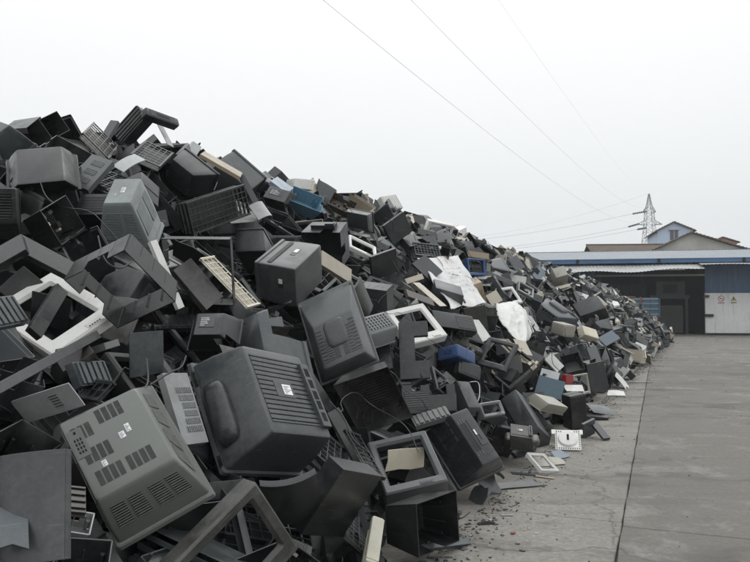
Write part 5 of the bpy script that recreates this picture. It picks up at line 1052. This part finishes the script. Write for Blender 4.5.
# protos: a handful of every kind, with their parts; copies share their meshes
PRO = []
def proto(kind, noun, cat, make, size, wgt): PRO.append((kind, noun, cat, make, size, wgt))
g = random.Random(21)
def addp(o, dims, noun, cat, wgt, center):
    o.location = (0, -50, -20); PRO.append(dict(o=o, dims=dims, noun=noun, cat=cat, w=wgt, c=Vector(center)))
def rv(*a): return [x * g.uniform(.9, 1.1) for x in a]
for W, H, D, tw, th, V, noun, w in ((.46, .42, .34, .62, .6, [('top', [(.12, .88, .2, .8, 12, 'u')]), ('bottom', [(.12, .88, .2, .8, 12, 'u')])], 'monitor back with slatted top', 3),
        (.40, .36, .33, .7, .66, [('left', [(.15, .85, .2, .8, 10, 'u')]), ('right', [(.15, .85, .2, .8, 10, 'u')])], 'monitor back with slatted sides', 3),
        (.62, .48, .36, .66, .6, [('rear', [(.06, .3, .1, .9, 12, 'u'), (.7, .94, .1, .9, 12, 'u')])], 'television back with two vent fields', 3),
        (.56, .46, .30, .75, .55, [('rear', [(.08, .92, .62, .92, 16, 'v')]), ('top', [(.1, .9, .3, .8, 16, 'v')])], 'television back with upright vents', 3),
        (.50, .40, .38, .5, .5, [], 'plain tapered television back', 2),
        (.60, .5, .26, .8, .8, [('rear', [(.1, .9, .15, .4, 6, 'u')])], 'shallow television back', 2),
        (.36, .34, .3, .85, .85, [('rear', [(.15, .85, .15, .85, 10, 'u')])], 'boxy ribbed monitor back', 2)):
    F = Frus(W, H, D, tw, th, g.uniform(-.03, .03), g.uniform(-.05, .05))
    addp(shell('television_back_cover' if 'tele' in noun else 'monitor_back_cover', F, 'charcoal', V, g, sticker=g.random() < .6, flare=g.random() < .3, step=g.choice((.95, .9, .97)), broken=g.choice((1, 2, 3))), (W, H, D), noun, 'television cover' if 'tele' in noun else 'monitor cover', w, (0, D / 2, 0))
for W, H, D, bw, noun in ((.56, .46, .1, .11, 'television front frame'), (.42, .38, .06, .10, 'monitor front frame'), (.62, .5, .12, .09, 'deep television front frame'), (.38, .32, .05, .13, 'small thick screen frame')):
    addp(bezel('screen_frame', Frus(W, H, D), 'charcoal', bw, None, g), (W, H, D), noun, 'screen frame', 2.6, (0, D / 2, 0))
for W, H, D, nt, ft, noun in ((.5, .42, .2, 1, None, 'open tray with cut-out side'), (.42, .36, .16, 0, 'slots', 'open tray with slotted floor'), (.56, .3, .22, 0, 'ribs', 'ribbed open casing'), (.36, .36, .25, 1, None, 'deep open casing'), (.46, .36, .14, 0, 'innards', 'open casing with bits of circuit inside')):
    addp(tray('plastic_tray', Frus(W, H, D, .92, .92), 'charcoal', nt, ft, g), (W, H, D), noun, 'plastic tray', 2.6, (0, D / 2, 0))
for W, H, D, bt, ft, tn, noun in ((.42, .34, .04, 0, 'slits', 0, 'panel with rows of slits'), (.4, .3, .03, 0, None, 0, 'flat plain panel'), (.5, .34, .02, .07, None, .05, 'curved torn sheet'), (.36, .28, .02, 0, None, .12, 'torn flat sheet'), (.6, .16, .04, 0, 'ribs', 0, 'narrow ribbed panel'), (.34, .26, .03, .05, None, 0, 'curved panel')):
    addp(sheet('plastic_sheet', Frus(W, H, D), 'charcoal', bt, ft, g, torn=tn), (W, H, D + bt), noun, 'plastic panel', 1.8, (0, D / 2, 0))
for W, H, D, noun in ((.62, .05, .03, 'long strip'), (.45, .08, .04, 'short bar')):
    addp(sheet('plastic_strip', Frus(W, H, D), 'charcoal', 0, None, g), (W, H, D), noun, 'plastic strip', 1.3, (0, D / 2, 0))
for W, H, D, noun in ((.3, .26, .24, 'speaker box'), (.4, .3, .12, 'flat box'), (.24, .4, .2, 'upright box')):
    addp(box('plastic_casing', Frus(W, H, D), 'charcoal', None, g, W > .26), (W, H, D), noun, 'plastic casing', .7, (0, D / 2, 0))
for W, H, D, noun in ((.5, .34, .16, 'gridded basket'), (.44, .2, .03, 'strip of grille')):
    addp(lattice('plastic_grille', Frus(W, H, D), 'charcoal', g), (W, H, D), noun, 'grille', 1.6, (0, D / 2, 0))
NEARC = [('black', 22), ('charcoal', 28), ('charcoal2', 20), ('dark', 14), ('dark2', 12), ('slate', 14), ('grey', 8), ('greygreen2', 5), ('olive2', 4), ('brown2', 3), ('grey3', 2), ('ltgrey', 1.2), ('white2', .8), ('beige', .6), ('bluegrey2', 2)]
FARC = [('black', 5), ('charcoal', 16), ('charcoal2', 20), ('dark', 8), ('dark2', 12), ('slate', 20), ('grey', 13), ('greygreen2', 5), ('olive2', 5), ('brown2', 5), ('grey3', 9), ('ltgrey', 7), ('white', 6), ('white2', 6), ('beige', 6), ('cream', 4), ('bluegrey', 2.6), ('bluegrey2', 3), ('tan', 2), ('teal', .5), ('beigegrey', 3)]
WORD = dict(black='black', charcoal='charcoal', charcoal2='charcoal grey', dark='blackish', dark2='dark', slate='slate grey', grey='mid grey', greygreen2='grey green', olive2='dark olive', brown2='brownish', grey3='light grey', ltgrey='pale grey', white='white', white2='off white', beige='beige', cream='cream', bluegrey='light blue', bluegrey2='dark blue grey', tan='tan', teal='teal', beigegrey='dull beige')
acc = []; cells = {}
def cell(p): return (int(math.floor(p.x / .8)), int(math.floor(p.y / .8)), int(math.floor(p.z / .8)))
def free(p, r, k):
    c = cell(p)
    for dx in (-1, 0, 1):
        for dy in (-1, 0, 1):
            for dz in (-1, 0, 1):
                for q, r2 in cells.get((c[0] + dx, c[1] + dy, c[2] + dz), ()):
                    if (q - p).length < k * (r + r2): return False
    return True
g = random.Random(77); fills = []
for p_ in PRO: p_['kids'] = list(p_['o'].children)
CORN = [(sx, sy, sz) for sx in (-1, 1) for sy in (-1, 1) for sz in (-1, 1)] + [(0, 0, 0), (1, 0, 0), (-1, 0, 0), (0, 1, 0), (0, -1, 0), (0, 0, 1), (0, 0, -1), (.5, 0, .5), (-.5, 0, .5), (.5, 0, -.5), (-.5, 0, -.5)]
wsum = [p['w'] for p in PRO]; BIG = [p for p in PRO if sum(p['dims']) > .9]; bsum = [p['w'] for p in BIG]
for it in range(26000):
    s = -7.5 + 47.5 * g.random(); p = g.uniform(-.15, 5.6); pr = g.choices(BIG, bsum)[0] if it < 15000 else g.choices(PRO, wsum)[0]
    if p < .12 and pr['dims'][2] > .2 or p < .35 and pr['cat'] == 'screen frame': continue
    x, y = sp_xy(s, p); far = min(1, max(0, (s - 2.5) / 12)); k = g.uniform(.8, 1.12) * (1 + .2 * far)
    W, H, D = [d * k for d in pr['dims']]; r = (W + H + D) / 6
    c = Vector((x, y, heap_h(s, p))) + PN * g.uniform(-.26, .10)
    q = (Vector((0, -1, 0)).rotation_difference(PN))
    q = q @ Quaternion((0, 1, 0), g.uniform(0, 6.28))
    if g.random() < .55: q = Quaternion((g.gauss(0, 1), g.gauss(0, 1), 0)).normalized() @ q if False else Quaternion(Vector((g.gauss(0, 1), g.gauss(0, 1), g.gauss(0, 1))).normalized(), g.gauss(0, .9)) @ q
    else: q = Quaternion((g.gauss(0, 1), g.gauss(0, 1), g.gauss(0, 1), g.gauss(0, 1))).normalized()
    if p < .5: c.z = max(c.z, r * .55)
    pc = proj(c)
    if pc is None or pc[0] < -80 or pc[0] > 800 or pc[1] > 640: continue
    if not free(c, r, .62): continue
    bad = False
    for a in CORN:
        w = c + q @ Vector((a[0] * W / 2 * .95, a[1] * D / 2 * .95, a[2] * H / 2 * .95)); pp = proj(w)
        if pp is None: bad = True; break
        if w.z < -.02: bad = True; break
        i, j = int(pp[0] / SX), int(pp[1] / SX)
        if 0 <= i < GW and 0 <= j < GH and pp[2] < hdep[j, i] - .01 and hdep[j, i] < 1e8: bad = True; break
    if bad: continue
    cells.setdefault(cell(c), []).append((c, r))
    tb = FARC if g.random() < far else NEARC
    cm = g.choices([n for n, _ in tb], [w for _, w in tb])[0]
    fills.append((pr, c, q, k, cm, s, p))
def place(pr, c, q, k, cm):
    o = pr['o'].copy(); col.objects.link(o); kids = []
    o.rotation_mode = 'QUATERNION'; o.rotation_quaternion = q; o.scale = (k, k, k); o.location = c - q @ (pr['c'] * k)
    for ch in pr['kids']:
        d = ch.copy(); col.objects.link(d); d.parent = o; kids.append(d)
    for x in [o] + kids:
        for sl in x.material_slots:
            if sl.material and sl.material.name == 'charcoal': sl.link = 'OBJECT'; sl.material = MATS[cm]
    KIDS[o.name] = kids; return o
KIDS = {}
live = []
for (pr, c, q, k, cm, s, p) in fills:
    o = place(pr, c, q, k, cm); live.append((o, pr, cm, c, s))
for pr in PRO:
    for ch in list(pr['o'].children): bpy.data.objects.remove(ch)
    bpy.data.objects.remove(pr['o']); pr['o'] = None
def drop(o):
    drop_later.extend([*KIDS[o.name], o])
# leave out what hides a piece placed above, and what the photo shows nothing of
import time; T0 = time.time(); print('fills', len(live))
for rnd_ in range(2):
    ids1, dep1, on1 = cast([CORE] + hero_objs + CABLES + [r[0] for r in live])
    cov = np.bincount(ids1[heromask & (ids1 >= 0)], minlength=len(on1)); allc = np.bincount(ids1[ids1 >= 0], minlength=len(on1))
    idx = {n: i for i, n in enumerate(on1)}; keep = []
    #hsize = {on0[i]: n for i, n in enumerate(np.bincount(ids0[ids0 >= 0], minlength=len(on0)))}
    for rec in live:
        i = idx.get(rec[0].name); n = allc[i] if i is not None else 0; cv = cov[i] if i is not None else 0
        if cv > 8 and rnd_ == 0 or cv > 30: drop(rec[0]); continue
        if rnd_ == 1 and n == 0: drop(rec[0]); continue
        keep.append(rec)
    live = keep
bpy.data.batch_remove(drop_later)
print('pruned', len(live), time.time() - T0)
bpy.context.view_layer.update()
# ------------------------------------------------------------------ labels: look first, then the distinctive piece it lies by
pos = {}
for o in hero_objs:
    c = proj(sum((o.matrix_world @ Vector(b) for b in o.bound_box), Vector()) / 8)
    if c and '_short' in o.keys(): pos[o['_short']] = (c[0], c[1], c[2])
vis = {}
for n, i in idx.items():
    ys, xs = np.nonzero(ids1 == i)
    if len(xs): vis[n] = ((xs.mean() + .5) * SX, (ys.mean() + .5) * SX, len(xs))
used = {}
def cands(rec):
    o, pr, cm, c, s = rec; pc = proj(c); vx, vy, n = vis.get(o.name, (pc[0], pc[1], 1))
    near = sorted(pos.items(), key=lambda kv: math.hypot(kv[1][0] - vx, kv[1][1] - vy))[:7]
    big = ('small ' if o.scale[0] < .86 else 'big ' if o.scale[0] > 1.06 else '')
    for ad in ('', big):
        for sh, (hx, hy, hd) in near:
            dx, dy, dd = vx - hx, vy - hy, pc[2] - hd; dist = math.hypot(dx, dy)
            if abs(dy) > abs(dx): rel = 'just above' if dy < 0 else 'just below'
            else: rel = 'beyond' if dx > 0 and dd > .1 else 'nearer than' if dx < 0 and dd < -.1 else 'beside'
            if dist > 40 and rel.startswith('just'): rel = 'well ' + rel[5:]
            yield f"{ad}{WORD[cm]} {pr['noun']} {rel} the {sh}"
for rec in sorted(live, key=lambda r: -vis.get(r[0].name, (0, 0, 0))[2]):
    for t in cands(rec):
        t = ' '.join(t.split())
        if t not in used and len(t.split()) <= 16: break
    used[t] = 1; tag(rec[0], t, rec[1]['cat'], 'scrap pieces piled on the heap')
cw = {}
for o in CABLES:
    c = proj(sum((o.matrix_world @ Vector(b) for b in o.bound_box), Vector()) / 8); i = idx.get(o.name)
    if c is None or i is None or allc[i] < 1: bpy.data.objects.remove(o); continue
    near = sorted(pos.items(), key=lambda kv: math.hypot(kv[1][0] - c[0], kv[1][1] - c[1]))[:9]
    look = ('black' if o.data.materials[0].name == 'cable_black' else 'grey' if o.data.materials[0].name == 'slate' else 'pale')
    for sh, hp in near:
        lab = f"thin {look} cable snaking {'just above' if c[1] < hp[1] else 'just below'} the {sh}"
        if lab not in cw: break
    cw[lab] = 1; tag(o, lab, 'cable')
    for k in ('_short',):
        if k in o.keys(): del o[k]
for o in hero_objs:
    if '_short' in o.keys(): del o['_short']
# ------------------------------------------------------------------ litter on the concrete
def litter():
    g = random.Random(9); mb = MB(); mats = ['charcoal', 'dark', 'slate', 'grey', 'brown2', 'ltgrey', 'beige', 'tan']
    for i in range(4800):
        s = -1.5 + 45 * g.random() ** 1.3; p = -abs(g.gauss(0, g.choice((.1, .25)))) - .0 if g.random() < .93 else -g.uniform(0, 3.)
        if s > 33: p = -g.uniform(-1, 7)
        x, y = sp_xy(s, p + .12); a = g.uniform(0, 6.28); L = g.choice((.003, .004, .005, .006, .008, .012, .02)) * g.uniform(.6, 1.3) * (1.6 if s > 15 else 1); w = L * g.uniform(.2, .8)
        c, sn = math.cos(a), math.sin(a); z = .001
        poly = [(x + (u * L * c - v * w * sn) * g.uniform(.7, 1.2), y + (u * L * sn + v * w * c) * g.uniform(.7, 1.2), z) for u, v in ((-1, -1), (1, -1), (1, 1), (-1, 1))]
        mb.prism(poly, (g.uniform(-.003, .003), g.uniform(-.003, .003), g.uniform(.002, .007)), g.choices(range(8), (6, 6, 4, 3, 3, 1.2, 1, 1))[0])
    link('litter', mb.mesh('litter', mats, 0), kind='stuff')
litter()
# ------------------------------------------------------------------ damp hazy air
def haze():
    mb = MB(); mb.box((-160, -30, -1.2), (220, 420, 60)); m = bpy.data.materials.new('hazy_air'); m.use_nodes = True; nt = m.node_tree
    for n in list(nt.nodes):
        if n.type == 'BSDF_PRINCIPLED': nt.nodes.remove(n)
    v = nt.nodes.new('ShaderNodeVolumePrincipled'); v.inputs['Color'].default_value = (.97, .985, 1., 1); v.inputs['Density'].default_value = .0009; v.inputs['Anisotropy'].default_value = 0
    nt.links.new(v.outputs[0], nt.nodes['Material Output'].inputs['Volume']); MATS['hazy_air'] = m
    link('haze', mb.mesh('haze', [m], 0), kind='stuff')
haze()
